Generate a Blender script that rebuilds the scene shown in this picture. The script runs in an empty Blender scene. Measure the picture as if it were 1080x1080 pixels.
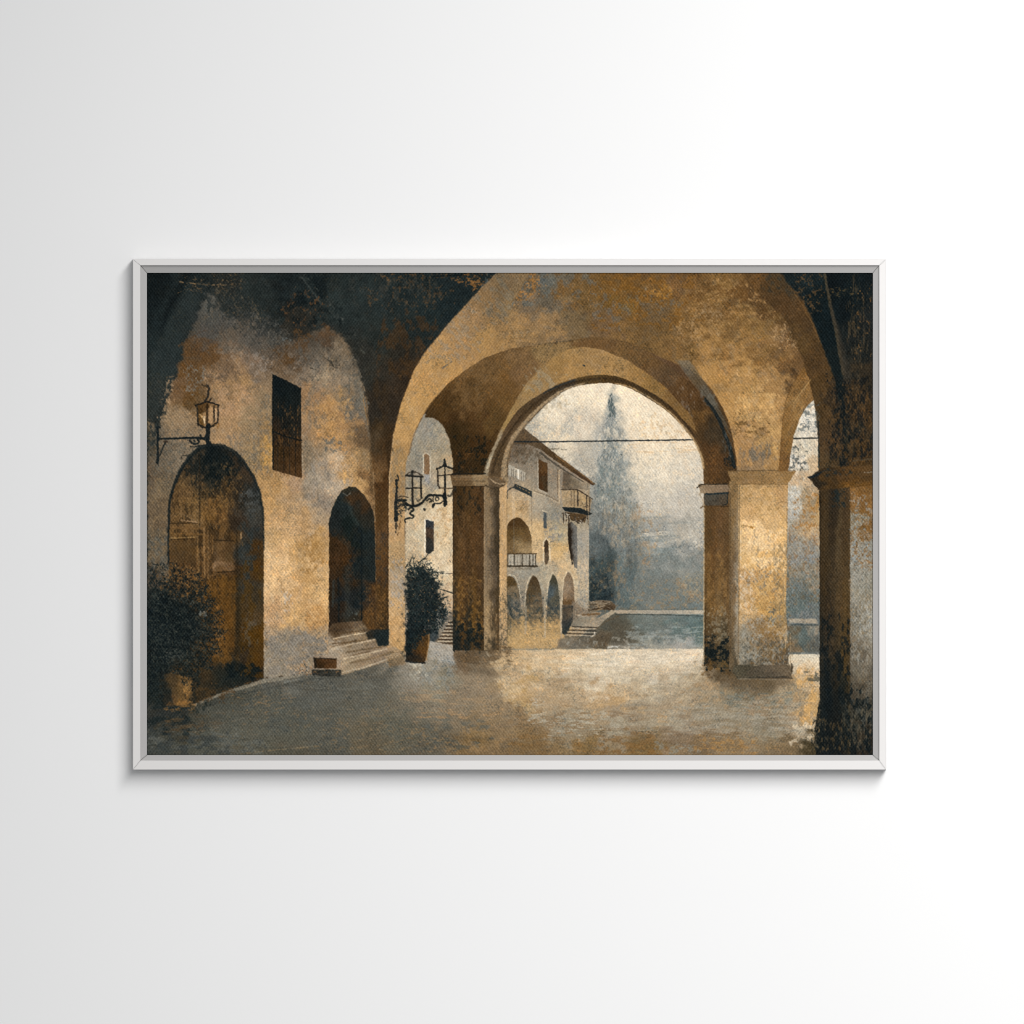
import bpy, bmesh, math
import numpy as np
from mathutils import Vector

# A framed canvas print hanging on a white wall.  1 pixel of the 1080 px photograph = 1 mm on the wall.
scene = bpy.context.scene
COL = scene.collection
CAM_D = 4.0
HANG = 1.5                      # height of the picture centre above the floor, metres

# ---------------------------------------------------------------- camera, lights, exposure
cam_data = bpy.data.cameras.new("camera")
cam = bpy.data.objects.new("camera", cam_data)
COL.objects.link(cam)
cam.location = (0, -CAM_D, HANG)
cam.rotation_euler = (math.radians(90), 0, 0)
cam_data.sensor_width = 36.0
cam_data.lens = 36.0 * CAM_D / 1.08
cam_data.clip_end = 100
scene.camera = cam
scene.cycles.pixel_filter_type = 'BLACKMAN_HARRIS'
scene.cycles.filter_width = 1.1

world = bpy.data.worlds.new("World")
scene.world = world
world.use_nodes = True
bg = world.node_tree.nodes["Background"]
bg.inputs["Color"].default_value = (0.97, 0.985, 1.0, 1)
bg.inputs["Strength"].default_value = 0.355


def lamp(name, loc, aim, size, size_y, watts, color=(1, 1, 1)):
    d = bpy.data.lights.new(name, 'AREA')
    d.shape = 'RECTANGLE'
    d.size, d.size_y, d.energy, d.color = size, size_y, watts, color
    o = bpy.data.objects.new(name, d)
    COL.objects.link(o)
    o.location = loc
    o.rotation_euler = (Vector(aim) - Vector(loc)).to_track_quat('-Z', 'Y').to_euler()
    return o


lamp("softbox_key", (0.9, -3.0, HANG + 1.2), (4.0, 0, HANG - 3.0), 1.4, 2.4, 184, (1, .992, .982))

vs = scene.view_settings
vs.view_transform = 'Standard'
vs.look = 'None'
vs.exposure = 0.0
vs.gamma = 1.0
vs.use_curve_mapping = False


# ---------------------------------------------------------------- helpers
def wx(px, w=0.0):              # photograph pixel -> metres, for something standing w metres off the wall
    return (px - 540.0) * 0.001 * (CAM_D - w) / CAM_D


def wz(py, w=0.0):
    return HANG - (py - 540.0) * 0.001 * (CAM_D - w) / CAM_D


def material(name, color, rough=0.6, spec=0.3):
    m = bpy.data.materials.new(name)
    m.use_nodes = True
    b = m.node_tree.nodes["Principled BSDF"]
    b.inputs["Base Color"].default_value = (*color, 1)
    b.inputs["Roughness"].default_value = rough
    b.inputs["Specular IOR Level"].default_value = spec
    return m, m.node_tree, b


def mesh_obj(name, verts, faces, mat, parent=None, smooth=False):
    me = bpy.data.meshes.new(name)
    me.from_pydata(verts, [], faces)
    me.validate()
    bm = bmesh.new()
    bm.from_mesh(me)
    bmesh.ops.recalc_face_normals(bm, faces=bm.faces)
    bm.to_mesh(me)
    bm.free()
    me.materials.append(mat)
    if smooth:
        me.polygons.foreach_set("use_smooth", [True] * len(me.polygons))
    o = bpy.data.objects.new(name, me)
    COL.objects.link(o)
    o.parent = parent
    return o


# ---------------------------------------------------------------- the wall
m_wall, nt, b = material("wall_paint", (0.80, 0.80, 0.80), 0.85, 0.15)
tc = nt.nodes.new("ShaderNodeTexCoord")
nz = nt.nodes.new("ShaderNodeTexNoise")
nz.inputs["Scale"].default_value = 260
nz.inputs["Detail"].default_value = 3
bp = nt.nodes.new("ShaderNodeBump")
bp.inputs["Strength"].default_value = 0.02
bp.inputs["Distance"].default_value = 0.0006
nt.links.new(tc.outputs["Object"], nz.inputs["Vector"])
nt.links.new(nz.outputs["Fac"], bp.inputs["Height"])
nt.links.new(bp.outputs["Normal"], b.inputs["Normal"])
W, T = 2.5, 0.12
wall = mesh_obj("wall", [(x, y, z) for x in (-W, W) for y in (0, T) for z in (0.0, 3.2)],
                [(0, 1, 3, 2), (4, 6, 7, 5), (0, 4, 5, 1), (2, 3, 7, 6), (0, 2, 6, 4), (1, 5, 7, 3)], m_wall)
wall["kind"] = "structure"

# ---------------------------------------------------------------- the frame
# outlines in photograph pixels: outer edge, inner edge of the front face, inner edge of the recessed step
OUT = (140.0, 273.2, 934.6, 811.9)
FACE = (148.1, 280.0, 927.2, 802.0)
STEP = (154.9, 287.7, 920.7, 796.4)
DEPTH, LIP = 0.028, 0.0222        # front face and step, metres off the wall

picture = bpy.data.objects.new("framed_canvas_print", None)
COL.objects.link(picture)
picture.location = (0, 0, wz(811.9))
picture.empty_display_size = 0.1
picture["label"] = "canvas print of an arched courtyard in thin white frame on white wall"
picture["category"] = "framed picture"
PZ = picture.location.z


def pt(px, py, w):
    return (wx(px, w), -w, wz(py, w) - PZ)


def rect_pts(r, w):
    x0, y0, x1, y1 = r
    return [pt(x0, y0, w), pt(x1, y0, w), pt(x1, y1, w), pt(x0, y1, w)]


def grow(r, d):
    return (r[0] - d, r[1] - d, r[2] + d, r[3] + d)


def wood_paint(name, color, rough):
    m, nt, b = material(name, color, rough, 0.35)
    tc = nt.nodes.new("ShaderNodeTexCoord")
    mp = nt.nodes.new("ShaderNodeMapping")
    nz = nt.nodes.new("ShaderNodeTexNoise")
    nz.inputs["Scale"].default_value = 140
    nz.inputs["Detail"].default_value = 4
    bp = nt.nodes.new("ShaderNodeBump")
    bp.inputs["Strength"].default_value = 0.05
    bp.inputs["Distance"].default_value = 0.0004
    mr = nt.nodes.new("ShaderNodeMapRange")
    mr.inputs["To Min"].default_value = rough - .08
    mr.inputs["To Max"].default_value = rough + .08
    nt.links.new(tc.outputs["Object"], mp.inputs["Vector"])
    nt.links.new(mp.outputs["Vector"], nz.inputs["Vector"])
    nt.links.new(nz.outputs["Fac"], bp.inputs["Height"])
    nt.links.new(bp.outputs["Normal"], b.inputs["Normal"])
    nt.links.new(nz.outputs["Fac"], mr.inputs["Value"])
    nt.links.new(mr.outputs["Result"], b.inputs["Roughness"])
    return m


m_frame = wood_paint("white_frame_paint", (0.675, 0.66, 0.65), 0.5)
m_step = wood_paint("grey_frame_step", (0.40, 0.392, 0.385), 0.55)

MITRE = 0.00022                   # half the hairline left open at each corner joint


def rail(name, mat, rings, k, parent, gap):
    """one mitred rail (k = 0 top, 1 right, 2 bottom, 3 left): 'rings' is its closed profile, each ring a
    rectangle in photograph pixels and a height off the wall"""
    A, B = [], []
    for r, w in rings:
        q = rect_pts(r, w)
        a, c = Vector(q[k]), Vector(q[(k + 1) % 4])
        d = (c - a).normalized() * gap
        A.append(tuple(a + d))
        B.append(tuple(c - d))
    n = len(rings)
    f = [(i, (i + 1) % n, n + (i + 1) % n, n + i) for i in range(n)]
    f += [tuple(range(n - 1, -1, -1)), tuple(range(n, 2 * n))]
    return mesh_obj(name, A + B, f, mat, parent)


e = 0.55                          # eased edge, pixels
shrink = lambda r, d: grow(r, -d)
RINGS_FACE = [(OUT, 0.0015), (OUT, DEPTH - .0006), (shrink(OUT, e), DEPTH), (grow(FACE, e * .8), DEPTH),
              (FACE, DEPTH - .0005), (FACE, 0.0015)]
IN = shrink(FACE, 0.06)
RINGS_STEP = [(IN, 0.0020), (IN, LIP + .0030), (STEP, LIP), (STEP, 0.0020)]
for k in range(4):
    r_ = rail("frame_rail", m_frame, RINGS_FACE, k, picture, MITRE)
    s_ = rail("inner_step", m_step, RINGS_STEP, k, r_, MITRE * 1.4)

# ---------------------------------------------------------------- the painted picture
# The print on the canvas is computed here as pigment colours (one colour per mesh vertex), traced
# with outlines, brushed fills, dry-brush scumbles, strokes and leaf dabs.
S = 2.0
PX0, PY0, PX1, PY1 = 155.2, 288.0, 920.4, 796.2
NW, NH = int((PX1 - PX0) * S) + 1, int((PY1 - PY0) * S) + 1
GX = np.linspace(PX0, PX1, NW, dtype=np.float32)
GY = np.linspace(PY0, PY1, NH, dtype=np.float32)
IMG = np.zeros((NH, NW, 3), np.float32)
_rng = np.random.default_rng(11)
LAT = (_rng.random((256, 256)).astype(np.float32) * 2 - 1)
F4 = np.float32


def hx(h):
    return np.array([int(h[i:i + 2], 16) / 255 for i in (0, 2, 4)], F4)


def vn(x, y, seed):
    x = x + F4(seed * 37.17 + 5.3)
    y = y + F4(seed * 91.73 + 9.1)
    xi = np.floor(x).astype(np.int32)
    yi = np.floor(y).astype(np.int32)
    fx = x - xi
    fy = y - yi
    fx = fx * fx * (3 - 2 * fx)
    fy = fy * fy * (3 - 2 * fy)
    x0 = xi & 255
    x1 = (xi + 1) & 255
    y0 = yi & 255
    y1 = (yi + 1) & 255
    a = LAT[y0, x0] + (LAT[y0, x1] - LAT[y0, x0]) * fx
    b = LAT[y1, x0] + (LAT[y1, x1] - LAT[y1, x0]) * fx
    return a + (b - a) * fy


def fbm(X, Y, sx, sy=None, octv=3, seed=0, rot=0.0):
    sy = sx if sy is None else sy
    if rot:
        c, s = F4(math.cos(rot)), F4(math.sin(rot))
        X, Y = X * c + Y * s, Y * c - X * s
    t, a, n = 0, 1.0, 0.0
    for k in range(octv):
        f = 2.0 ** k
        t = t + vn(X * F4(f / sx), Y * F4(f / sy), seed + k * 7) * F4(a)
        n += a * a
        a *= 0.58
    return t / F4(math.sqrt(n) * 0.55)          # roughly unit variance


def sstep(a, b, x):
    t = np.clip((x - F4(a)) / F4(b - a), 0, 1)
    return t * t * (3 - 2 * t)


def P(s):
    return [tuple(float(v) for v in p.split(',')) for p in s.split()] if isinstance(s, str) else list(s)


def EL(cx, cy, rx, ry, n=28, rot=0.0):
    c, s = math.cos(rot), math.sin(rot)
    o = []
    for i in range(n):
        t = 2 * math.pi * i / n
        a, b = rx * math.cos(t), ry * math.sin(t)
        o.append((cx + a * c - b * s, cy + a * s + b * c))
    return o


def RC(x0, y0, x1, y1):
    return [(x0, y0), (x1, y0), (x1, y1), (x0, y1)]


def spline(pts, n=6, closed=False):
    pts = P(pts)
    m = len(pts)
    out = []
    for i in range(m if closed else m - 1):
        if closed:
            p0, p1, p2, p3 = pts[(i - 1) % m], pts[i], pts[(i + 1) % m], pts[(i + 2) % m]
        else:
            p0, p1, p2, p3 = pts[max(i - 1, 0)], pts[i], pts[i + 1], pts[min(i + 2, m - 1)]
        for k in range(n):
            t = k / n
            out.append(tuple(0.5 * (2 * b + (c - a) * t + (2 * a - 5 * b + 4 * c - d) * t * t
                                    + (3 * b - a - 3 * c + d) * t ** 3)
                             for a, b, c, d in zip(p0, p1, p2, p3)))
    if not closed:
        out.append(pts[-1])
    return out


def window(x0, y0, x1, y1):
    i0 = max(0, int((y0 - PY0) * S) - 1)
    i1 = min(NH, int((y1 - PY0) * S) + 2)
    j0 = max(0, int((x0 - PX0) * S) - 1)
    j1 = min(NW, int((x1 - PX0) * S) + 2)
    if i1 <= i0 or j1 <= j0:
        return None
    X, Y = np.meshgrid(GX[j0:j1], GY[i0:i1])
    return (slice(i0, i1), slice(j0, j1)), X, Y


def sdf(poly, X, Y):
    d = np.full(X.shape, 1e9, F4)
    ins = np.zeros(X.shape, bool)
    n = len(poly)
    for i in range(n):
        ax, ay = poly[i]
        bx_, by_ = poly[(i + 1) % n]
        ex, ey = bx_ - ax, by_ - ay
        l2 = ex * ex + ey * ey
        if l2 < 1e-9:
            continue
        wx = X - F4(ax)
        wy = Y - F4(ay)
        t = np.clip((wx * F4(ex) + wy * F4(ey)) / F4(l2), 0, 1)
        dx = wx - t * F4(ex)
        dy = wy - t * F4(ey)
        d = np.minimum(d, dx * dx + dy * dy)
        if ay != by_:
            c = (Y >= F4(min(ay, by_))) & (Y < F4(max(ay, by_)))
            xc = F4(ax) + (Y - F4(ay)) * F4(ex / ey)
            ins ^= c & (X < xc)
    d = np.sqrt(d)
    return np.where(ins, -d, d)


def pmask(poly, soft, warp, ws, seed):
    pad = soft + warp * 3 + 1
    xs = [p[0] for p in poly]
    ys = [p[1] for p in poly]
    w = window(min(xs) - pad, min(ys) - pad, max(xs) + pad, max(ys) + pad)
    if w is None:
        return None
    sl, X, Y = w
    d = sdf(poly, X, Y)
    if warp:
        d = d + fbm(X, Y, ws, octv=3, seed=seed + 3) * F4(warp)
    return sl, X, Y, sstep(soft, -soft, d)


def cfield(samples, X, Y, wx, wy, asp=1.0):
    """smooth colour field through hand-picked colour samples 'x,y,hex ...'"""
    if ',' not in samples:
        return np.broadcast_to(hx(samples), X.shape + (3,)).copy()
    num = np.zeros(X.shape + (3,), F4)
    den = np.zeros(X.shape, F4)
    XX, YY = X + wx, Y + wy
    for s in samples.split():
        x, y, h = s.split(',')
        w = 1.0 / ((XX - F4(x)) ** 2 + ((YY - F4(y)) * F4(asp)) ** 2 + F4(22.0 if asp == 1.0 else 7.0)) ** F4(2.1)
        num += w[..., None] * hx(h)
        den += w
    return num / den[..., None]


def tint(c, warm, cool, X, Y, seed, sx, sy, rot):
    L = (c @ np.array([.3, .59, .11], F4))[..., None]
    if cool:
        m = sstep(.35, 1.2, fbm(X, Y, sx, sy, 4, seed + 21, rot)) * F4(cool * .3)
        c = c + (L * np.array([.86, .99, 1.08], F4) - c) * m[..., None]
    if warm:
        m = sstep(.35, 1.2, fbm(X, Y, sx, sy, 4, seed + 31, rot)) * F4(warm * .3)
        c = c + (L * np.array([1.32, .97, .58], F4) - c) * m[..., None]
    return c


_sd = [0]


def R(poly, cols, soft=.7, warp=.5, ws=3.5, tex=(.07, .07, .06), warm=.25, cool=.25, dw=5.0,
      sx=7.0, sy=7.0, rot=0.0, a=1.0, asp=1.0):
    """brushed fill"""
    _sd[0] += 1
    seed = _sd[0] % 50
    r = pmask(P(poly), soft, warp * .5, ws, seed)
    if r is None:
        return
    sl, X, Y, m = r
    wx = fbm(X, Y, 11, octv=3, seed=seed + 1) * F4(dw)
    wy = fbm(X, Y, 11, octv=3, seed=seed + 2) * F4(dw)
    c = cfield(cols, X, Y, wx, wy, asp)
    v = fbm(X, Y, sx * 2.2, sy * 2.2, 3, seed + 4, rot) * F4(tex[0] * .55)
    v = v + fbm(X, Y, sx * .55, sy * .55, 3, seed + 5, rot) * F4(tex[1] * .38)
    v = v + vn(X * F4(1.1), Y * F4(1.1), seed + 6) * F4(tex[2] * .7)
    c = tint(c, warm, cool, X, Y, seed, sx, sy, rot)
    c = c * (1 + v)[..., None]
    m = (m * F4(a))[..., None]
    IMG[sl] = IMG[sl] * (1 - m) + c * m


def D(poly, col, amt=.8, cov=.4, sx=4.0, sy=None, soft=8.0, edge=.5, rot=0.0, octv=5, tex=.08, clip=None):
    """dry-brush scumble: broken paint inside a soft-edged patch"""
    _sd[0] += 1
    seed = _sd[0] % 50 + 60
    if sx < 3:
        amt, edge = amt * .78, .75
    r = pmask(P(poly), soft, 0, 4, seed)
    if r is None:
        return
    sl, X, Y, m = r
    n = fbm(X, Y, sx, sy, octv, seed, rot)
    q = np.quantile(n[::3, ::3], 1 - cov)
    n = n + (m - 1) * F4(1.6)                      # thins out towards the rim
    m = sstep(q - edge, q + edge, n) * F4(amt) * sstep(0, .25, m)
    if clip is not None:
        m = m * sstep(.6, -.6, sdf(P(clip), X, Y))
    c = cfield(col, X, Y, 0, 0) * (1 + fbm(X, Y, 2.2, octv=2, seed=seed + 2) * F4(tex))[..., None]
    m = m[..., None]
    IMG[sl] = IMG[sl] * (1 - m) + c * m


def G(poly, col, amt=.6, soft=8.0, warp=1.5, ws=7.0):
    """soft glaze"""
    R(poly, col, soft=soft, warp=warp, ws=ws, tex=(.05, .05, .05), warm=.1, cool=.1, a=amt)


def K(pts, w, col, a=1.0, rough=.25, soft=.45, curve=False, brk=0.0):
    """brush stroke along a line; w = width or (start, end)"""
    _sd[0] += 1
    seed = _sd[0] % 50
    pts = spline(pts) if curve else P(pts)
    w0, w1 = w if isinstance(w, tuple) else (w, w)
    xs = [p[0] for p in pts]
    ys = [p[1] for p in pts]
    pad = max(w0, w1) + 2
    r = window(min(xs) - pad, min(ys) - pad, max(xs) + pad, max(ys) + pad)
    if r is None:
        return
    sl, X, Y = r
    L = [0.0]
    for p, q in zip(pts, pts[1:]):
        L.append(L[-1] + math.hypot(q[0] - p[0], q[1] - p[1]))
    tot = max(L[-1], 1e-6)
    best = np.full(X.shape, 1e9, F4)
    for i, (p, q) in enumerate(zip(pts, pts[1:])):
        ex, ey = q[0] - p[0], q[1] - p[1]
        l2 = max(ex * ex + ey * ey, 1e-9)
        t = np.clip(((X - F4(p[0])) * F4(ex) + (Y - F4(p[1])) * F4(ey)) / F4(l2), 0, 1)
        d = np.sqrt((X - F4(p[0]) - t * F4(ex)) ** 2 + (Y - F4(p[1]) - t * F4(ey)) ** 2)
        s = (F4(L[i]) + t * F4(L[i + 1] - L[i])) / F4(tot)
        best = np.minimum(best, d - (F4(w0) + s * F4(w1 - w0)) * F4(.5))
    if rough:
        best = best + fbm(X, Y, 2.2, octv=2, seed=seed) * F4(rough * .6)
    m = sstep(soft, -soft, best) * F4(a)
    if brk:
        m = m * sstep(-.6, .3, fbm(X, Y, 4, octv=2, seed=seed + 9) + F4(1 - 2 * brk))
    c = cfield(col, X, Y, 0, 0) * (1 + fbm(X, Y, 1.8, octv=2, seed=seed + 3) * F4(.07))[..., None]
    m = m[..., None]
    IMG[sl] = IMG[sl] * (1 - m) + c * m


def LEAVES(poly, cols, n, ln=(1.5, 4.0), wd=(.5, 1.1), seed=1, a=.9, ang=None, core=0.0):
    """scattered leaf-shaped dabs inside a polygon; ang = (mean, spread)"""
    rng = np.random.default_rng(seed)
    poly = P(poly)
    xs = [p[0] for p in poly]
    ys = [p[1] for p in poly]
    cs = [hx(c) for c in cols.split()]
    k = 0
    cx, cy = sum(xs) / len(xs), sum(ys) / len(ys)
    while k < n:
        N = 512
        x = rng.uniform(min(xs), max(xs), N).astype(F4)
        y = rng.uniform(min(ys), max(ys), N).astype(F4)
        if core:
            t = rng.random(N).astype(F4) * F4(core)
            x += (F4(cx) - x) * t
            y += (F4(cy) - y) * t
        ok = sdf(poly, x, y) < 0
        for px, py in zip(x[ok], y[ok]):
            if k >= n:
                break
            k += 1
            th = rng.uniform(0, 6.283) if ang is None else rng.normal(ang[0], ang[1])
            l = rng.uniform(*ln) * .5
            w = rng.uniform(*wd) * .5
            r = window(px - l - 1, py - l - 1, px + l + 1, py + l + 1)
            if r is None:
                continue
            sl, X, Y = r
            c, s = math.cos(th), math.sin(th)
            u = (X - px) * F4(c) + (Y - py) * F4(s)
            v = (Y - py) * F4(c) - (X - px) * F4(s)
            d = np.sqrt((u / F4(l)) ** 2 + (v / F4(w)) ** 2)
            m = (np.clip((1 - d) * F4(w) * 2 + F4(.5), 0, 1) * F4(a * rng.uniform(.6, 1)))[..., None]
            IMG[sl] = IMG[sl] * (1 - m) + cs[rng.integers(len(cs))] * F4(rng.uniform(.88, 1.12)) * m


# ---- vault in shade (first layer over the whole canvas)
R(RC(150, 284, 926, 800), "160,300,12191b 175,330,1b2325 170,380,20292b 160,430,262b29 200,295,1c2426 240,300,262a28 270,305,252c2c 300,300,1b2224 "
  "330,310,1d2628 360,320,262e2e 400,315,232b2c 430,310,1f292b 470,300,1a2427 480,320,1b2629 440,340,1e282a 400,350,242a28 380,380,2d2d27 "
  "420,370,2b281f 430,400,33281a 410,430,32291c 400,480,3d2b14 402,540,4a3218 402,600,4c3518 400,650,3a2a16 290,330,232a2a 310,340,282721",
  tex=(.10, .12, .10), warm=.35, cool=.2, soft=2)
G("155,284 178,284 165,320 158,350 155,380", "10171a", .5, 8)
R("200,302 214,312 205,338 193,365 183,398 162,440 155,442 157,380 172,345", "190,330,2b3334 175,380,2a3233 165,425,333733", soft=5, warp=3, a=.75)
K("198,286 176,330 170,352", (9, 3), "0d1417", .6, 1.2, 3)
D(RC(185, 284, 260, 312), "7d623a", .8, .10, 2.2, 1.4, 8)
K("189,297 212,300 236,301", 1.2, "8a6d42", .7, .6, brk=.4)
K("322,290 345,318 372,350 384,372", (1.5, 3), "585a50", .6, .8, 1.2, brk=.7)
K("318,292 340,322 362,340", (2.5, 1), "454a46", .6, .8, 1.5)
D(EL(330, 318, 34, 26), "11191c", .7, .5, 9, 12, 14)
D(EL(430, 312, 50, 20), "6b4c26", .7, .20, 2.4, 3.2, 14)
D(EL(420, 305, 50, 16), "454339", .45, .35, 5, 8, 14)
D(EL(430, 365, 40, 34), "4a3216", .6, .45, 6, 9, 14)
D(RC(400, 286, 520, 296), "7c5322", .7, .22, 2.5, 2.0, 4)
D(EL(497, 297, 14, 8), "8a5c26", .8, .5, 3.5, 2.5, 6)
D(EL(320, 325, 26, 22), "7a4f24", .75, .14, 2.6, 3.4, 10)
K("456,292 470,291 488,290", 1.4, "0d1416", .7, .4)
K("449,290 452,306 447,320", 1.0, "121a1c", .6, .3)

# ---- landscape seen through the arches
R(RC(528, 398, 748, 700), "560,450,b8ad98 580,430,d4c7af 590,470,cdbfa5 610,415,e3d5ba 640,410,e2d4ba 680,430,e6d6b8 715,460,e4d4b6 690,480,dccbaa 700,500,d2c6b0 "
  "725,500,c4baa8 610,450,c9bda8 615,490,b3aa98 640,470,b0aca0 670,500,c8bda6 680,530,c0b8a8 720,530,bdb5a6 660,560,8f8a7c 690,560,a19f95 725,560,aca698 735,590,86867e "
  "700,590,84867f 660,600,7a7c74 690,620,727670 725,620,7a7a70 650,630,5d6868 700,640,70746e 730,640,6d7674 640,650,585f5c 625,540,8c8576 630,580,5c6464 625,520,a19a8a",
  sx=8, sy=11, warm=.2, cool=.1, tex=(.05, .05, .05), soft=2)
D(EL(575, 447, 40, 26), "a9a79c", .4, .45, 6, 9, 12)
D(EL(585, 425, 16, 12), "b8a37a", .5, .35, 3, 4, 8)
G("600,405 640,404 690,424 728,462 736,500 700,510 660,500 655,450", "e5d5ba", .55, 14, 4)
D(EL(695, 452, 34, 16), "c8a66c", .4, .3, 3.2, 3.2, 10)
D(RC(660, 464, 740, 480), "cfae78", .45, .3, 14, 2, 5)
D(EL(700, 495, 36, 30), "c9c3b4", .5, .45, 3, 5, 10)
D(EL(735, 540, 14, 40), "c2bbac", .5, .45, 3, 4, 8)
D(EL(705, 610, 44, 34), "6a726f", .5, .5, 9, 7, 14)
D(EL(665, 590, 26, 24), "a3835a", .6, .3, 3, 4.5, 10, rot=.6)
D(EL(655, 545, 22, 22), "a5865c", .7, .42, 3, 6, 9)
D(EL(690, 645, 60, 12), "8a7552", .5, .25, 4, 3, 6)
D(EL(728, 619, 12, 13), "b59c70", .65, .5, 2.4, 2.4, 6)
D(EL(705, 628, 44, 18), "96784f", .5, .26, 3, 2.6, 8)
D(EL(672, 560, 26, 30), "a08055", .5, .3, 3, 4, 10)
D(EL(680, 575, 40, 10), "7d8684", .6, .5, 12, 3, 8)
D(EL(700, 566, 36, 6), "d0c6b2", .5, .4, 10, 2, 5)
for y_, x_ in ((546, 690), (566, 700), (552, 712)):
    K(f"{x_ - 14},{y_} {x_ + 16},{y_ - 1}", 2.4, "868880", .5, .8, 1)
# tall misty cypress
R("645,411 649,424 652,444 655,462 659,480 664,498 668,520 672,545 676,580 672,620 618,622 618,560 622,530 628,505 633,485 637,460 640,436",
  "645,420,6d7878 645,445,8a8e8a 646,470,7c8482 648,500,737c7b 650,530,757b77 640,560,6a7170 640,600,525d5f", soft=6, warp=5, ws=7, sx=3, sy=8, tex=(.14, .2, .1), cool=.1, a=.7)
LEAVES("645,409 650,440 660,500 668,540 626,540 632,490 640,440", "5a676a 6b7574 8f9590 a8a596 4e5b5e", 520, (2, 6), (.6, 1.4), 5, .55, (1.57, .35))
LEAVES("644,412 648,426 650,440 642,440 641,426", "3d4b50 4a585c", 60, (2, 5), (.6, 1.2), 6, .8, (1.57, .3))
LEAVES("630,470 664,480 672,560 622,560", "cdbfa4 b9a98a 9da09a", 260, (1.5, 4), (.5, 1.1), 7, .45)
D(EL(646, 462, 14, 12), "cfc3ac", .7, .5, 3, 6, 7)
D(EL(650, 500, 22, 40), "b5ad9c", .6, .36, 3, 5, 12)
D(EL(655, 555, 24, 30), "a8967a", .55, .34, 3, 5, 12)
D(EL(641, 505, 12, 26), "687372", .6, .5, 3, 6, 7)
D(EL(652, 610, 24, 30), "57666a", .35, .5, 6, 9, 10)
# dark shrubs against the house and the far bank
R("620,560 640,566 649,585 650,632 640,640 620,642", "625,570,596060 630,600,3a4649 645,610,444d4e 635,628,28343a 624,625,2f3a3c", soft=4, warp=2, sx=3, sy=6, tex=(.1, .14, .1), warm=.4)
D(EL(633, 622, 14, 14), "1e2a30", .7, .5, 4, 5, 6)
D(EL(633, 606, 18, 22), "8a7048", .6, .2, 2.2, 2.6, 8)
D(EL(652, 615, 8, 30), "8c7350", .5, .4, 3, 6, 5)
# far wall, water
R("648,644 742,644 742,686 600,686 612,672 628,660", "650,655,57564a 660,665,605b4b 640,675,605a48 655,680,5c5545 675,655,6a716a 690,670,6c716a 700,660,6c726c 720,660,677270 735,665,5d6d6b "
  "735,655,5f6f70 690,681,8b8a7c 720,681,93908a 610,680,6a6558", soft=1, warp=.4, sx=9, sy=3, tex=(.06, .08, .06), cool=.4)
R("640,655 652,650 664,664 662,678 648,684 634,682 640,668", "4f4736", soft=7, warp=2, sx=4, sy=4, tex=(.08, .1, .08), warm=.2, a=.6)
D(EL(690, 675, 48, 8), "b3aea0", .4, .3, 3, 3, 5)
D(EL(715, 660, 28, 10), "4d6668", .3, .5, 9, 4, 8)
R("647,643.3 742,643.6 742,648 650,647", "660,645,a4947a 700,645,9c9280 738,646,b0a48e", soft=.6, warp=.25, tex=(.05, .06, .05))
K("649,648 700,648.4 742,649.8", .9, "363a36", .75, .3)
K("652,642.6 742,642.6", .8, "4a5352", .5, .3)
G(RC(640, 679, 744, 690), "aaa190", .5, 4, 1)
D(RC(660, 660, 742, 684), "9aa09a", .5, .3, 9, 2, 6)
K("641,683 648,681.6 651,682.5 653,681", (1.6, .8), "d8d6cc", .9, .3)

# ---- house beyond the arch
R("531,448 549,449 590,484 622.3,510 621,545 620.6,640 622,662 600,684 531,684",
  "545,475,6b5a42 560,480,857762 545,500,8a7c66 565,500,8f8069 585,500,8c7c64 600,510,8a7c68 612,520,a08c6a 555,520,b59e76 545,535,ba9a64 570,530,a3957c 590,525,9a8a70 "
  "585,540,8e8674 570,560,c3a46c 565,580,c8aa74 590,560,a79872 590,580,c5a263 612,575,a59a86 618,600,bda885 610,620,b7a480 560,603,98907e 575,605,ae9f80 600,600,c2a878 "
  "550,625,8b7f6a 570,640,857a66 592,640,9a8c72 615,640,a3947a 545,665,a08450 570,665,b0905a 590,672,b49660",
  soft=.5, warp=.25, sx=4, sy=5, tex=(.05, .08, .08), warm=.3, cool=.35, dw=2)
D(RC(538, 470, 596, 520), "77705f", .5, .4, 2.2, 3, 3)
D(EL(583, 563, 9, 9), "858079", .8, .5, 3, 3, 4)
D(EL(588, 546, 8, 8), "7f7d78", .6, .5, 2.5, 3, 4)
D(RC(537, 545, 600, 600), "d2b27a", .5, .3, 2.5, 3, 5)
D(RC(608, 560, 621, 640), "8d8b86", .55, .35, 2, 5, 3)
# roof and eaves
R("549,448.5 569,465 590,482 600,489 614,500 627.5,510.4 626,512.5 612,503.8 598,494 583,483.6 570,474 558,469 540,468 540,462",
  "553,456,5c4a30 560,465,5a482e 580,481,4d3a20 600,493,553d1f 620,507,4a3520", soft=.5, warp=.3, sx=3, sy=3, warm=.4, tex=(.07, .09, .08))
K("570,477.5 585,489 600,499 616,508.5", (2.4, 1), "2e2a22", .6, .4)
K("586,480.5 606,494.5 627,510.5", 1.3, "7b5a2e", .7, .35)
K("578,473.6 590,473.4", 1.2, "5d543f", .7, .4)
K("592,474 598,474.5", 1, "6d6552", .6, .4)
K("592,483.5 597,483", .9, "5a5140", .7, .3)
K("608,497 612,497", .9, "4d4636", .7, .3)
K("590,478 600,486 620,502", 2.2, "d8d2c4", .35, .8, 1.2)
D("541,468 570,476 580,488 560,490 538,485", "56472f", .7, .5, 2.6, 4, 5)
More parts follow.
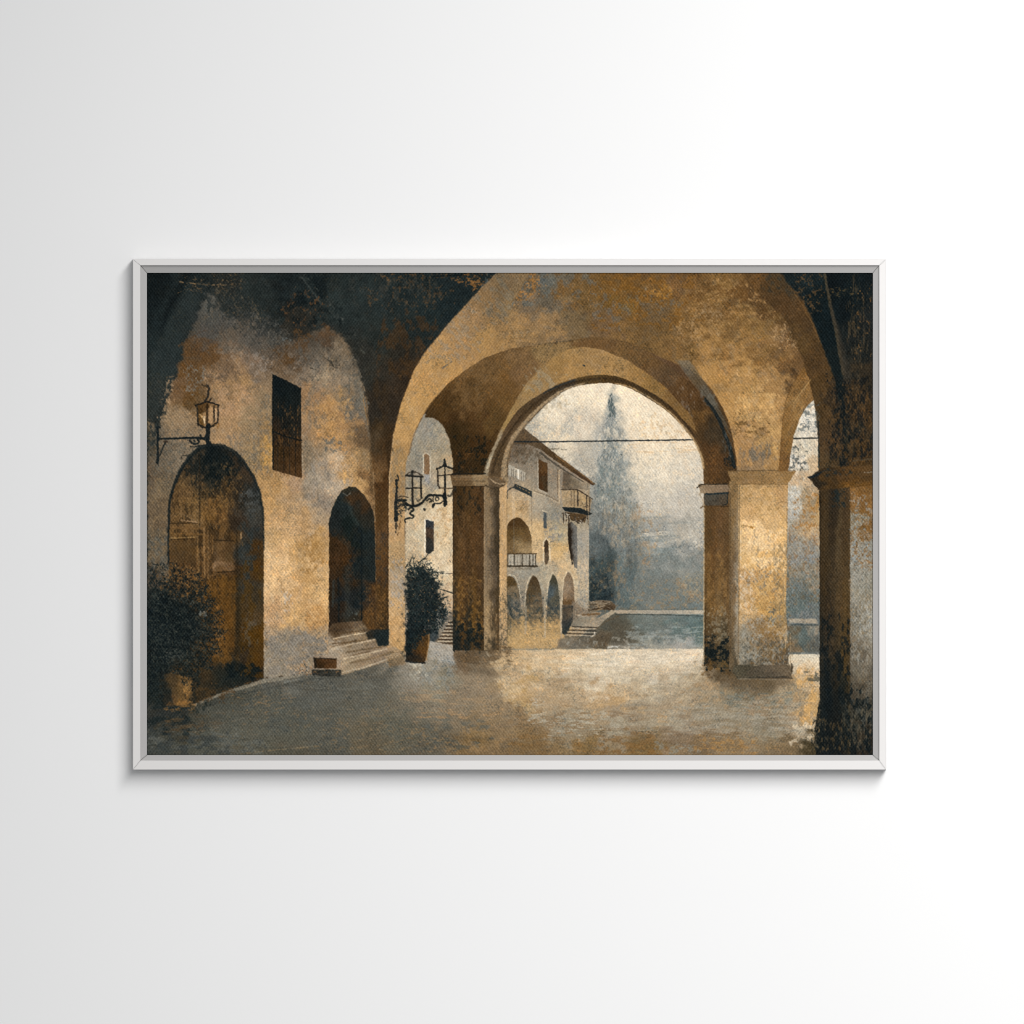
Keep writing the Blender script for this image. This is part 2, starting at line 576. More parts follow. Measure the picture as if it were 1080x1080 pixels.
# loggia rail, shutter, string course
R("536.3,489 554,497.6 553.4,508.5 536.3,501", "aaa08c", soft=.5, warp=.3, sx=2, sy=2, tex=(.06, .1, .08))
for x_ in (539.6, 541.6, 544.2, 549.8, 552.2):
    K(f"{x_},{493 + (x_ - 537) * .4} {x_},{501.5 + (x_ - 537) * .4}", .9, "6b6152", .75, .3)
K("536.5,489.4 554,497.8", 1.0, "7a6c55", .7, .3)
K("546.5,495.5 546.8,504.5", 1.6, "ece6da", .8, .3)
R("567.6,484 577.4,488.6 577.6,519.2 568.2,515.4", "572,490,5a3d1c 570,505,4c3014 575,510,43331c", soft=.4, warp=.2, sx=1.6, sy=6, tex=(.08, .12, .08))
K("567.2,484 567.6,516 577.5,520.6", 1, "b7ab94", .8, .25)
K("563,517.5 580,523.8 589,529", 1.3, "7a6a50", .8, .3)
K("563,519 580,525.4 588,530.2", .9, "c6b695", .6, .3)
K("589.5,496 589.8,532", 1.5, "c0a77c", .8, .3)
K("588.2,494 588.2,525", 1.0, "6a5436", .7, .3)
R("543,510 561,518 561,524 541.5,514.6", "2d3436", soft=.4, warp=.3, sx=1.5, sy=1.5, tex=(.1, .2, .15), warm=.5)
for i_ in range(5):
    K(f"{545 + i_ * 3.2},{512.4 + i_ * 1.7} {545.8 + i_ * 3.2},{513 + i_ * 1.7}", 1.1, "8a703f", .8, .2)
K("543,513 537.5,515.5 535,518 534.9,526", (2, 1.2), "3a3a35", .85, .3)
K("541.5,520 542,545", 3.4, "d0b88e", .5, .5, .8)
D(EL(552, 532, 7, 9), "9c7a48", .6, .5, 2.5, 3, 3)
K("560.6,524 560.8,560", .8, "7d6a4c", .6, .3)
# arched loggia with balcony
R("534,585 534,560 536,552 540,547.4 544.5,545.6 549,546.6 554,551 557.6,557 560.4,566 561.2,585",
  "540,552,4c3416 550,552,503818 538,565,5e4620 548,562,6b5128 556,565,6b5028 548,575,8f7649 555,580,9a8052 540,580,745a32", soft=.5, warp=.25, sx=6, sy=1.6, tex=(.05, .1, .08), dw=1)
K("542,549 542,582", .8, "75715f", .5, .2)
R("534,584.5 565,584.5 565,596.5 534,596.5", "948a76", soft=.4, warp=.2, sx=2, sy=3, tex=(.06, .12, .08))
for i_, x_ in enumerate((537.3, 540.2, 544.4, 547.4, 553.6, 556.4, 560.6, 563.4)):
    K(f"{x_},{585.5} {x_},{595.5}", 1.5, "b5aa95", .75, .3)
for x_ in (535.4, 542.4, 550.8, 558.6, 562.2, 565):
    K(f"{x_},{584.5} {x_},{596}", .9, "2e2719", .8, .2)
K("534,584 566,584", 1.1, "4a3a22", .95, .2)
K("532,597.2 566.4,597.2", 2.0, "3e3524", .95, .25)
K("544,600 560,600", 1.8, "6a5f4a", .55, .4, 1)
# small windows
R("573,540 576.4,541.6 576.8,557.6 573.4,557", "4c5254", soft=.35, warp=.15, sx=2, sy=2)
K("572.2,538.6 577,540", .9, "d6c8a8", .7, .2)
R("574,571.5 576.3,568.9 578.5,571.5 578.8,590 577,595.6 574.6,595.6", "576,575,453522 577,590,5d4c34", soft=.4, warp=.2, sx=2, sy=3)
K("573.2,592 573.2,572 576,567.6 579.6,571.5 580,592", 1, "dccbaa", .8, .3)
K("571,572 570.6,588", .9, "a08a66", .6, .3)
# tall opening and bay on the right
R("599,553 603,550 608.6,556 609,600 606,598.5 599.2,574", "600,560,2b2318 601,580,2c2012 606,565,66635c 607,590,76726a", asp=.1, soft=.5, warp=.25, sx=2, sy=6, dw=1)
K("600.8,558 601.2,578 603.6,595", (3, 1.4), "231c12", .85, .3)
R("594,497 600,499.5 611,508 621,512.5 621,517 609,515.4 593,516", "596,502,5f513d 606,508,77694f 618,514,8c7d64", soft=.6, warp=.3, sx=2, sy=2)
R("592,517 608.5,517 624,527 622,540 594,535", "600,525,a48e66 612,528,a68c5c 620,533,a58c62 600,533,a0865a", soft=.6, warp=.3, sx=2.5, sy=2.5, tex=(.06, .1, .1))
K("592.5,516.5 609,516.3 625,526.4", 1.1, "3a2e1e", .9, .25)
for x_, y_, b_ in ((602.4, 518, 533), (605.6, 517, 534), (609.4, 516.5, 533.6), (618.8, 522.6, 539), (622, 525, 539)):
    K(f"{x_},{y_} {x_},{b_}", 1.0 if x_ != 609.4 else 1.5, "332b22" if x_ > 606 else "6b5a40", .9, .2)
LEAVES("610,527 620,532 620,538 610,534", "3a3228 5b4d3a", 16, (1, 3), (.6, 1), 9, .8)
R("592.6,534.6 612,535.6 624.6,541.6 622,543.6 608,541 596,539.5", "1c2326", soft=.5, warp=.3, sx=2, sy=2)
R("597,540 619,543 617,551 603,549", "4a3519", soft=.8, warp=.5, sx=2, sy=2, tex=(.1, .16, .1), a=.9)
for p_ in ("594,541 594.6,552", "596.5,541 598,547 596.5,551", "599.8,542 600,556", "606,547 609,551 611.5,552", "614,549 616,546.5 619,546", "619.5,544 620.4,553"):
    K(p_, (1.5, .8), "33291c", .85, .35, curve=True)
LEAVES("595,541 601,541 602,552 595,552", "d1c6b0 b9ac94", 14, (1, 2.6), (.7, 1.3), 3, .8)
LEAVES("604,545 620,546 616,553 604,552", "c9bda6 8d816c 42362a", 26, (1, 2.6), (.7, 1.3), 4, .8)
K("620.8,516 620.6,552", .9, "8f7a58", .6, .3)
K("620.8,560 620.8,642", .8, "cbb893", .55, .3)
# arcade on the ground floor
for pl_, c_ in (("533.5,668 533.5,608 537,607.4 541,608.8 544.5,613 547,622 549.4,640 550,668", "538,612,54401f 540,625,786748 544,640,6d6657 540,660,7a6844"),
                ("553.8,668 554.2,640 555.4,626 557.6,615 560,609 562.6,606.8 565.4,608.6 568.6,614 571,624 572.4,640 573,668", "562,612,4d3c22 561,625,55462b 567,630,6b5b40 563,645,5c5440 563,660,8a7044"),
                ("576.6,668 577,640 578.2,624 580,613 582,607.6 583.4,605.8 585.4,607.8 587.6,613 589.4,624 590.2,640 590.4,668", "583,612,44402f 580,625,485258 586,630,54503f 583,645,454a47 583,660,856c42"),
                ("593.2,638 594,620 595.2,611 597.2,605.4 599,603.2 601.4,605.2 604,611 605.6,622 606,638", "599,610,7a6548 598,620,8f7a5c 603,625,80694a 600,635,5d4424")):
    R(pl_, c_, soft=.5, warp=.3, sx=2, sy=3, tex=(.06, .13, .1), warm=.3, cool=.3, dw=2)
for p_ in ("537,606 543,608 546.8,616 549,630", "553.4,640 555,620 559,609 562.6,605.6", "576.4,640 577.8,618 581,607.5 583.2,604.6", "592.4,640 594,614 597,604.6 599,601.8", "600,602.6 604,607 606.4,618"):
    K(p_, .9, "d5c49f", .65, .3, curve=True)
D(RC(533, 640, 592, 684), "b08d54", .6, .36, 2.0, 2.4, 7)
D(RC(533, 625, 592, 672), "2e3a3e", .8, .24, 2.0, 2.6, 7)
G("535,660 592,655 604,664 590,684 535,686", "b9985e", .65, 7)
D(RC(540, 655, 600, 684), "c79f5c", .7, .45, 2.4, 2.4, 8)
K("534.5,626 537,640 540,650", (2, 3), "333a38", .75, .6, 1)
K("555,640 554,668", 2, "a79a80", .5, .5)
K("574.6,630 574.8,672", 1.6, "b7a684", .65, .4)
K("591.6,630 592,672", 1.8, "bca988", .7, .35)
# steps down to the water
R("593,638 603,638 605,648 602,660 597,671 592.5,668", "598,642,584b38 600,655,3f3f3b 597,668,2c3334", soft=.8, warp=.5, sx=2.5, sy=3, tex=(.08, .12, .08))
R("604,634 612,639 621,645 616,650 607,656 602,650", "606,640,7d6d55 614,646,8f8068 606,652,6e6250", soft=1, warp=.6, sx=2, sy=3, tex=(.08, .14, .1))
K("603.4,640 603.8,660", 1.2, "3a372f", .7, .5)
K("607,641 607.4,654", 1.0, "a59678", .5, .5)
K("593.5,641.8 603,639.8", 1.6, "2e3230", .8, .4)
R("621,634 634,633 644,633.5 650,638 648,644 636,643 621,646", "625,636,6e6552 638,635,7f6f56 630,640,8a6a3a 642,641,4a3a24", soft=.7, warp=.5, sx=2.5, sy=1.6, tex=(.1, .14, .1))
K("621,643.6 634,641 645,642", 2, "3a2c1a", .8, .5)
LEAVES("621,635 645,634 649,641 640,643 621,645", "6e6552 3a2c1a 8f7d5c 9c8c70 4d4028", 60, (1.5, 4.5), (.6, 1.2), 52, .7, (-.15, .3))
R("609,649 622,645 636,645.6 630,650 620,654", "612,649,c0ad8e 625,648,8a7a60", soft=.7, warp=.3, sx=3, sy=1.5)
K("614,648.4 632,647.4", 2, "6a4f2c", .8, .4)
R("606,655 612,650 632,651 645,643.6 650,645 640,652 628,664 601,661", "612,655,8f8570 625,655,9b8c72 640,648,a8987a 612,660,7c725e", soft=.6, warp=.3, sx=4, sy=1.4, tex=(.06, .1, .07))
for y_, x0_, x1_ in ((660.8, 604, 629), (664.4, 600, 628.5), (668, 597, 627.6)):
    K(f"{x0_},{y_} {x1_},{y_ + 1.2}", 1.5, "3c352a", .85, .3)
    K(f"{x0_ - 1},{y_ + 1.8} {x1_},{y_ + 2.8}", 1.2, "a8997e", .8, .3)
K("627,667 627.5,669.6 624.5,671.6", 1.3, "ddd3c0", .9, .25)
K("596,671.8 622,671.6", 1.2, "2f3230", .6, .4)
R("590,674 600,671.6 624,672.4 634,664 646,668 640,684 586,684.6", "600,678,6c6455 620,678,675d4a 634,676,5c4f38", soft=2, warp=.7, sx=5, sy=3, a=.85)
D(EL(616, 678, 20, 5), "9c9a90", .5, .3, 3, 4, 4)
K("628,664 640,655 652,650", 1.2, "5a4a30", .6, .4)
# tie rods across the arches
K("539,465.8 575,466 732,463.8", 1.5, "20262a", .95, .15)

# ---- view through the left arch: side wing
R("424,694 424,478 436,452 446,436 462,440 480,470 480,694", "434,475,968b74 446,450,908878 460,455,9a8e76 470,470,95876a 437,490,8f8570 446,500,968c7a 460,490,a89878 472,490,b09a70 "
  "440,520,a3906a 460,520,c4ae82 472,530,d0b98c 440,545,c0aa80 460,545,d4c19c 445,565,cdbc98 468,560,d2bb8e 440,590,bda67c 465,595,d4c09a 474,610,d2b98a 470,640,bda27a 462,660,8a8070 470,672,8c7a5e",
  soft=1, warp=.3, sx=4, sy=6, tex=(.05, .07, .06), warm=.35, cool=.35)
D(EL(450, 460, 18, 24), "8a867c", .4, .45, 4, 6, 8)
D(EL(436, 500, 8, 30), "6c6a60", .6, .4, 2.4, 6, 5)
D(EL(468, 545, 12, 30), "b8945a", .55, .35, 3, 4, 8)
R("447.4,479.5 450,478.6 453,481 453.2,502 447.6,500", "7d5f3c", soft=.5, warp=.25, sx=2, sy=4)
R("447.6,500 453.2,500 452.6,510 448.4,508", "94908a", soft=.8, warp=.4)
K("446.6,500 446.6,479 449.6,477.8 453.4,480 453.8,504", .9, "d8cbb0", .7, .3)
R("449,548 452.4,548.4 457.4,550 457.6,581 453,584 449.2,583", "452,555,30343a 454,570,4a3826 453,580,2e2f2c", soft=.45, warp=.3, sx=1.6, sy=3, tex=(.1, .16, .1))
K("448.2,548 448,586", 1, "efe6d4", .85, .25)
K("449,547.5 456,549.6", .9, "e6dcc6", .6, .25)
K("473,578 475,586 472.5,590 475.6,593", 1.2, "4a4238", .8, .6, brk=.6)
K("471,604.6 477,605", 1.3, "4d4336", .7, .5)
K("468,622 478,626", 1, "463c2e", .7, .4)
# stairs behind the pot
R("478,645 470,652 462,664 455,676 478,680", "474,655,7d7160 466,668,837865 470,676,6a5c46", soft=1, warp=.4)
for i_ in range(7):
    y_ = 678.2 - i_ * 3.6
    x_ = 460.5 + i_ * 2.1
    K(f"{x_},{y_} 478,{y_}", 1.5, "3c2c1a", .85, .25)
    K(f"{x_ + 1.5},{y_ - 1.7} 478,{y_ - 1.7}", 1.2, "c9b692", .75, .25)
R("453,664 462,662 463,672 456,680 453,680", "3a4144", soft=1.2, warp=.8, sx=2, sy=2, tex=(.1, .2, .1))

# ---- floor of the arcade
R("150,800 150,736 205,742 278,716 320,711 361,711 428,690.5 452,676 478,680.5 478,684 534,686 600,684.6 742,684.2 742,690 770,700 828,700 834,687 866,687 866,800",
  "160,785,3c403b 200,778,4b4c42 180,752,2b2f2d 190,765,46402f 240,745,47473d 260,765,514e40 300,745,4d4e45 340,728,555349 300,725,5d5a50 400,722,5b574b 300,785,545040 350,770,535044 390,785,63573d "
  "430,740,6e614a 445,705,8f8673 465,690,a0988a 435,715,857a68 460,720,817860 450,772,5e594a 420,765,5f5a48 500,725,826f50 500,772,7c6339 480,755,77674a 510,700,6b5a3e 490,694,6a5639 520,740,887048 "
  "545,700,b59a6a 560,694,cbb285 550,725,be9650 600,700,d2ba8f 650,698,d4c5a9 630,710,d6c4a2 690,700,cebfa4 735,692,d2c4ab 700,725,b4a07c 735,720,a08a62 590,735,a78b5c 640,735,b48f54 660,752,927f5f 700,742,a38d66 "
  "560,778,80653a 530,785,7a6440 600,762,8f8163 620,786,7f6538 680,785,7b6236 720,770,847052 650,772,8b7a5a 765,735,80704f 770,712,54482f 800,722,675838 820,745,7c6a48 800,765,847a62 750,755,8a7b5c "
  "770,785,86704a 740,785,806a46 838,700,d9cbae 858,692,d5c7ab 845,715,cfae76 850,740,c49b58 838,730,9d8a64 848,765,a99572 825,785,806b46 858,790,4b4026",
  soft=.7, warp=.4, sx=15, sy=3.2, tex=(.06, .08, .06), warm=.35, cool=.35, dw=7)
D(RC(590, 686, 742, 716), "e2d5be", .45, .42, 18, 3, 9)
D(RC(640, 700, 745, 712), "c2b090", .6, .3, 12, 2, 5)
D(RC(530, 708, 576, 742), "c4a068", .5, .45, 9, 4, 7)
D(RC(535, 688, 600, 706), "c7a872", .6, .4, 10, 3, 6)
D(RC(535, 740, 620, 790), "84602e", .5, .36, 10, 4, 10)
D(RC(600, 745, 670, 766), "7d5e32", .5, .32, 12, 2.6, 7)
D(RC(556, 750, 660, 776), "b0a78f", .75, .26, 8, 2.2, 8)
D(RC(560, 738, 572, 746), "b5aa92", .7, .5, 4, 2, 4)
D(RC(625, 772, 700, 796), "805b2a", .6, .45, 9, 4, 8)
D(RC(640, 725, 690, 756), "c29a58", .5, .34, 9, 4, 9)
D(RC(690, 755, 720, 766), "b78d4e", .7, .4, 6, 3, 5)
D(RC(695, 762, 780, 778), "6f5632", .45, .4, 11, 3, 7)
D(RC(730, 775, 800, 796), "a77b3c", .6, .36, 5, 2.6, 6)
D(RC(715, 715, 770, 750), "b08a50", .55, .34, 4, 4, 8)
D(RC(755, 725, 840, 750), "5f6a68", .6, .3, 8, 3, 8)
D(RC(780, 730, 850, 760), "99784a", .6, .3, 6, 3, 8)
D(RC(720, 745, 830, 775), "9b9280", .5, .35, 16, 3, 8)
D(RC(640, 748, 720, 775), "a29679", .6, .4, 16, 3, 8)
D(RC(684, 783, 740, 796), "86857a", .6, .3, 5, 3, 5)
D(RC(440, 748, 530, 760), "a37a42", .7, .34, 11, 2.4, 6)
D(RC(420, 725, 520, 745), "a5804a", .5, .26, 14, 2.4, 8)
D(RC(445, 756, 520, 790), "4f524c", .65, .36, 10, 4, 9)
D(RC(490, 765, 540, 796), "9c7a48", .4, .36, 5, 5, 9)
D(RC(330, 760, 470, 796), "8f703f", .5, .14, 4, 2.0, 10)
D(RC(300, 745, 420, 775), "8f7144", .6, .10, 4, 2, 10)
D(RC(250, 728, 310, 768), "86683c", .5, .14, 6, 1.8, 9, rot=-.3)
K("243,733 262,738 282,743 300,742", (1, 1.6), "8c6a3a", .7, .6, brk=.7)
K("270,741 292,737 312,736", 1.2, "8a6a40", .6, .5, brk=.6)
K("245,738 246,750 250,756", 1.2, "86642f", .6, .5, brk=.6)
K("278,752 290,748 300,746", 1.3, "94703a", .6, .5, brk=.6)
K("360,733 380,736 420,735", 1.2, "84745a", .6, .5, brk=.8)
K("360,748 400,748 450,747", 1.0, "8e7550", .6, .5, brk=.7)
K("255,795 300,790 340,787", (1, 2), "8b7040", .5, .6, brk=.6)
K("300,790 330,787", (1, 1.5), "77705a", .5, .5)
D(RC(150, 768, 290, 798), "5d5f58", .6, .3, 12, 3, 10)
D(RC(150, 735, 200, 775), "1d2628", .8, .5, 10, 4, 12)
D(RC(170, 755, 235, 776), "5c4626", .5, .4, 9, 2.2, 9)
K("205,772 226,769 238,762 258,757", (1, 2), "7e7460", .55, .7, brk=.6)
D(RC(150, 768, 240, 798), "33393a", .6, .4, 8, 4, 8)
D(RC(440, 696, 478, 735), "7b7f7a", .6, .4, 5, 5, 8)
D(RC(428, 696, 450, 712), "c1b9a4", .6, .45, 4, 3, 5)
D(RC(300, 715, 400, 735), "6c6a5f", .5, .3, 12, 2.4, 7)
K("535,688 535,735", 2.5, "a58f66", .4, 1, 2)
G("768,702 836,702 836,722 800,732 765,726 745,712 742,700", "5e4c30", .6, 6)
D(RC(745, 700, 780, 716), "4d3a1e", .8, .5, 5, 4, 5)
D(RC(838, 705, 862, 765), "cf9f55", .75, .42, 3, 5, 6)
D(RC(842, 690, 864, 712), "e0d5c0", .4, .45, 4, 3, 4)
D(RC(850, 708, 866, 724), "4a4a3e", .7, .4, 4, 4, 4)
D(RC(835, 760, 862, 785), "cdbc9a", .7, .4, 5, 4, 6)
D(RC(837, 706, 850, 760), "8d8166", .5, .35, 2.4, 6, 5)

G("420,712 560,704 740,708 770,722 850,728 840,770 640,776 470,766 420,750", "a09682", .26, 16)
G("215,752 320,724 430,712 440,760 420,790 230,792", "62635a", .32, 14)
D(RC(520, 700, 740, 740), "c9b894", .4, .4, 12, 5, 12)
D(RC(700, 735, 850, 775), "a49b86", .45, .4, 16, 3, 10)
# ---- upper vault fields above the main arch
R("525,286 845,286 868,380 862,500 770,500 755,424 732,405 708,388 684,372 660,361 624,357 588,361 534,369 500,383 470,370 472,342 500,312",
  "520,300,70593a 505,325,8d6f42 530,310,6b5f4b 550,295,6e5632 570,300,5f5a4c 560,320,776345 540,340,8f7144 520,360,98743f 580,320,655a45 600,300,70532a 600,335,77613c 575,345,8a6d42 620,310,6e5329 "
  "640,300,705022 660,320,74541f 640,340,705532 680,300,6c4d22 690,330,6b5330 660,350,7a5a2c 690,350,6e5229 720,300,74532a 710,320,82602f 740,290,6a4c24 760,300,7a5a2a 750,330,7d5c2c 770,350,84622f "
  "780,310,6c4c22 800,295,5c4220 810,310,5a4020 830,300,3f3422 820,330,644722 800,340,80602f 720,360,7a5a2c 745,370,9c743a 770,380,a2783d 800,370,8a6632 815,360,7e5e32 830,350,7a5c36 840,375,70512a "
  "760,410,a47a3c 790,400,a98042 820,400,a07840 800,430,b68c4c 775,440,b38848 810,450,b88f50 780,470,a98048 800,485,8c7048 815,480,a98044 850,350,5c4320 855,400,50391c 860,450,4a3418 860,490,3f2f1c",
  soft=1.2, warp=.6, sx=6, sy=6, tex=(.07, .09, .07), warm=.4, cool=.35, dw=8)
D(EL(545, 305, 40, 22), "5c6260", .6, .42, 5, 6, 14)
D(EL(595, 300, 34, 18), "5c6260", .55, .42, 6, 6, 12)
D(EL(552, 302, 22, 18), "a86f2a", .9, .30, 2.2, 2.2, 9)
D(EL(612, 312, 30, 16), "9a6a2c", .7, .16, 2.2, 2.0, 9)
D(RC(630, 286, 740, 345), "7f551c", .7, .42, 7, 5, 16)
D(EL(690, 318, 30, 16), "626660", .4, .24, 3, 3, 10)
D(EL(697, 308, 14, 9), "ab7628", .85, .36, 2.4, 2.4, 6)
D(EL(645, 325, 24, 22), "62645c", .5, .30, 5, 5, 10)
D(EL(520, 345, 40, 24), "a57c42", .55, .42, 5, 8, 12, rot=-.8)
D(EL(560, 350, 50, 12), "9d7842", .5, .4, 6, 3, 8)
D(EL(545, 354, 18, 7), "6a5430", .4, .5, 4, 2.4, 4)
LEAVES(EL(549, 353, 14, 4), "8f8a78 9a8a66 6a5632", 34, (.8, 2), (.5, .9), 51, .6)
D(EL(770, 320, 50, 30), "9a7540", .65, .34, 3.4, 3.0, 14)
D(EL(745, 345, 40, 16), "b08a50", .6, .22, 2.4, 2.4, 10)
D(EL(760, 312, 40, 16), "6a4920", .65, .34, 6, 3, 9, rot=-.4)
D(RC(728, 318, 800, 360), "6f5026", .6, .4, 8, 5, 12)
K("747,316 756,312 762,308 772,304 780,306 790,316 797,322", 1.0, "b18c54", .7, .6, curve=True, brk=.8)
K("757,318 765,314 775,313", 1.0, "a8844e", .6, .6, brk=.7)
D(EL(750, 330, 14, 8), "a58a60", .6, .4, 2.4, 2.4, 5)
D(EL(790, 375, 40, 14), "785628", .6, .42, 8, 4, 9)
D(EL(770, 408, 36, 26), "b08546", .6, .45, 7, 7, 12)
D(EL(785, 395, 20, 10), "c2985a", .6, .3, 3, 3, 7)
D(EL(812, 412, 14, 14), "bb9355", .6, .5, 8, 8, 8)
D(EL(830, 355, 18, 16), "a88654", .7, .42, 3, 3, 7)
D(EL(842, 350, 8, 16), "3a2d18", .75, .36, 2.4, 2.8, 5)
D(EL(790, 452, 24, 10), "6e5228", .75, .40, 4, 3, 7)
D(EL(785, 440, 16, 12), "4f3c1e", .6, .2, 2.2, 2.2, 7)
D(EL(800, 430, 26, 24), "d0a762", .5, .34, 4, 6, 9)
D(EL(800, 478, 22, 10), "5f5f58", .75, .40, 2.6, 6, 6)
D(EL(816, 470, 8, 20), "c99f58", .6, .42, 3, 6, 6)
D(RC(773, 464, 785, 494), "b28446", .5, .4, 3, 8, 4)
D(EL(729, 364, 5, 22), "4b3716", .75, .34, 2.2, 2.4, 5)
D(EL(725, 352, 16, 14), "a88656", .6, .26, 2.2, 2.2, 7)

# right: outer brown arch, deep shade and rib
R("795,286 845,286 850,322 858,340 866,360 874,380 881,400 888,440 890,500 863.6,500 862.6,470 861,440 857,420 852.6,399 847,381 838,359 827,335 808,318 796,306 790,295",
  "800,295,664720 815,305,4d381c 830,300,4a3a22 825,320,553c1e 840,330,543c1e 850,350,4f3a1e 845,360,5a421f 858,380,513a1c 860,410,4d381a 868,430,4a3619 872,470,4a3820 880,420,33291a 868,490,463820",
  soft=1.5, warp=.8, sx=4, sy=5, tex=(.07, .11, .09), warm=.35, cool=.2)
D("793,300 810,320 830,336 845,372 838,372 822,345 800,325", "4c3517", .7, .5, 2.6, 3, 4)
D(RC(800, 286, 840, 312), "26302f", .4, .34, 3, 3, 10)
R("823,286 871,286 878,330 886,370 891,400 896,440 884,420 881,402 874,382 866,361 858,340 850,323 841,309 830,297", "845,300,172226 860,320,0f1a1e 872,350,0f1a1e 880,385,131c1e", soft=1.5, warp=.8, sx=4, sy=5, tex=(.1, .14, .12), warm=.25)
D(RC(836, 286, 870, 330), "7a5426", .75, .22, 2.4, 2.4, 8)
K("838,309 847,323.5 856,339 864,359.5", 1.5, "7a5628", .5, .5, 1)
R("871,286 924,286 924,520 888,520 890,440 889,392 882,345 875,318", "880,300,0e161a 895,330,0e171b 900,310,101a1e 912,330,1d2122 918,300,10191d 905,370,1b1f1e 893,390,2a2820 915,390,2e271a 900,420,362b1a 915,440,40301a 905,480,463319 895,460,2a281e 918,500,4f3818",
  soft=1.5, warp=.8, sx=4, sy=8, tex=(.1, .14, .12), warm=.3)
K("869.5,288 875,318 882,350 890,394", (2.4, 4), "57492f", .7, .5, .8)
K("875,320 884,350 891,384 894,400", (2, 8), "373228", .7, .7, 2)
D(EL(904, 345, 12, 60), "5c4a2c", .7, .26, 1.6, 9, 6)
D(RC(900, 300, 921, 380), "96682c", .8, .10, 2.4, 3, 6)
D(RC(876, 304, 900, 312), "8a6a30", .7, .3, 2.4, 1.6, 3)
D(RC(872, 395, 921, 500), "16191a", .8, .34, 3, 5, 8)
D(EL(888, 450, 8, 50), "0f171b", .8, .5, 3, 6, 6)
D(RC(880, 400, 921, 500), "7a5526", .6, .22, 2, 4, 8)
D(RC(864, 400, 884, 496), "5c4424", .5, .4, 3, 8, 6)

# ---- right-hand small opening
R("828,512 828,497 833,480 837,460 844,440 852,427 858,421.5 861,440 863,470 864,520 866,690 828,690", "845,440,d8d0bf 855,450,cfc6b4 850,475,c9bda4 840,485,cac2b2 855,490,bda57c 850,505,c0a478 838,520,b8b3a6 852,525,9d8a66 860,530,a5793a 836,540,aaa59a "
  "850,545,9d8c6c 860,545,b4945c 845,570,8a867a 855,560,b79a6a 848,590,7f8280 860,600,8a7f68 835,600,8a7f66 845,620,707570 855,630,666c66 840,640,5f6a68 850,650,6c7170",
  soft=.6, warp=.3, sx=3, sy=5, tex=(.06, .12, .1), warm=.4, cool=.4)
D(RC(834, 425, 864, 456), "4f5857", .8, .30, 2.6, 2.6, 4)
D(RC(830, 468, 852, 496), "2d3434", .85, .28, 2.4, 2.4, 4)
D(RC(834, 520, 864, 560), "a06f30", .7, .32, 3, 3, 6)
D(RC(830, 505, 848, 540), "c6c4ba", .6, .45, 3, 5, 5)
D(RC(830, 560, 866, 620), "98948a", .55, .35, 2.2, 4, 6)
D(RC(828, 560, 866, 640), "8a6230", .6, .26, 2.4, 3, 6)
D(RC(828, 600, 866, 650), "4c5a5c", .4, .36, 3, 4, 6)
R("832,652.4 860,652.4 862,657.6 832,656.6", "a0937c", soft=1, warp=.6, sx=3, sy=1.5)
K("834,659 862,659.6", 1.6, "353f40", .8, .5)
R("829,660 864,660 864,688 829,688", "835,670,6a5a3e 848,668,586462 858,668,8a7f6c 862,675,5a5f5c 850,680,5a6460 835,684,76664a 858,684,5c5a50", soft=1, warp=.5, sx=3, sy=4, tex=(.08, .12, .08))
D(RC(838, 662, 858, 684), "4c5a5c", .4, .45, 3, 5, 4)
K("836,462.4 862,462", 1.5, "2a2b28", .95, .2)

# ---- main arch: dark soffit, lit soffit, rings
_o = spline("505,512 508,490 520,450 545,405 575,372 612,357 650,358 690,374 736,396 764,434 776,480 777,512")
_i = spline("534,506 536,489 543,463 552,451 568,433.6 582,420.6 600,409.6 617,405.2 637,403.6 650,405 664,409 686,421 705,434.6 720,449.6 731.4,464 738.4,478 742,493 742.6,512")
R(_o + _i[::-1], "540,430,7a5c34 600,380,80602f 700,400,62472a 750,450,50391c 620,360,6a4e28", soft=.8, warp=.2)
R("448,440 454,425 472,404 492,388.5 511,376.5 535,368 569,363.5 588,361 612,359 606,366 598,369 583,378 568,391 554,406 540,430 525,459 518,481 511,502 477.8,502 477.5,484 474,463 467,448 458,441",
  "470,430,4d3515 490,410,5c421e 510,395,6b4f29 530,385,6f5128 500,440,523818 480,460,38280f 490,485,32240f 505,470,432c10 530,410,6d4d22 545,390,745630 570,372,866a3c 520,440,58401c 475,445,412c12 540,380,755831",
  soft=.8, warp=.4, sx=4, sy=8, tex=(.07, .09, .08), warm=.35, cool=.1, rot=.5)
D(EL(500, 410, 26, 30), "78592f", .5, .42, 5, 9, 12)
D(RC(480, 460, 518, 502), "151812", .75, .30, 3, 4, 8)
D(RC(480, 470, 500, 500), "7a4d1c", .6, .12, 2, 2.4, 5)
K("500,384 520,374.5 548,368 590,361.6 622,358.6 650,360 672,366", 1.6, "5a4222", .7, .6, .8, curve=True, brk=.7)
K("515,377 550,367 585,362", 1.0, "a8854e", .6, .5, brk=.7)
K("515,372.5 540,368 565,365", 1.0, "63492a", .5, .5, brk=.6)
R("600,364 606,361 624,358.2 647,358.5 665,362 684,371 708,388 732,406 749,427 761,446 768,468 775,492 769,510 748,512 745,490 739,471 731,457 722,436 701,407 681,392 660,379 640,370",
  "640,364,6c4e28 660,372,6e5129 690,388,664a26 715,408,5b4020 700,395,60482a 735,430,4d361a 728,420,55391a 745,450,4c371c 755,455,3d3220 752,490,55391a 765,500,4f371a 740,440,6a4a20",
  soft=.8, warp=.4, sx=4, sy=6, tex=(.08, .1, .08), warm=.35, cool=.25)
D(RC(715, 405, 735, 450), "8b8272", .5, .18, 2, 5, 6)
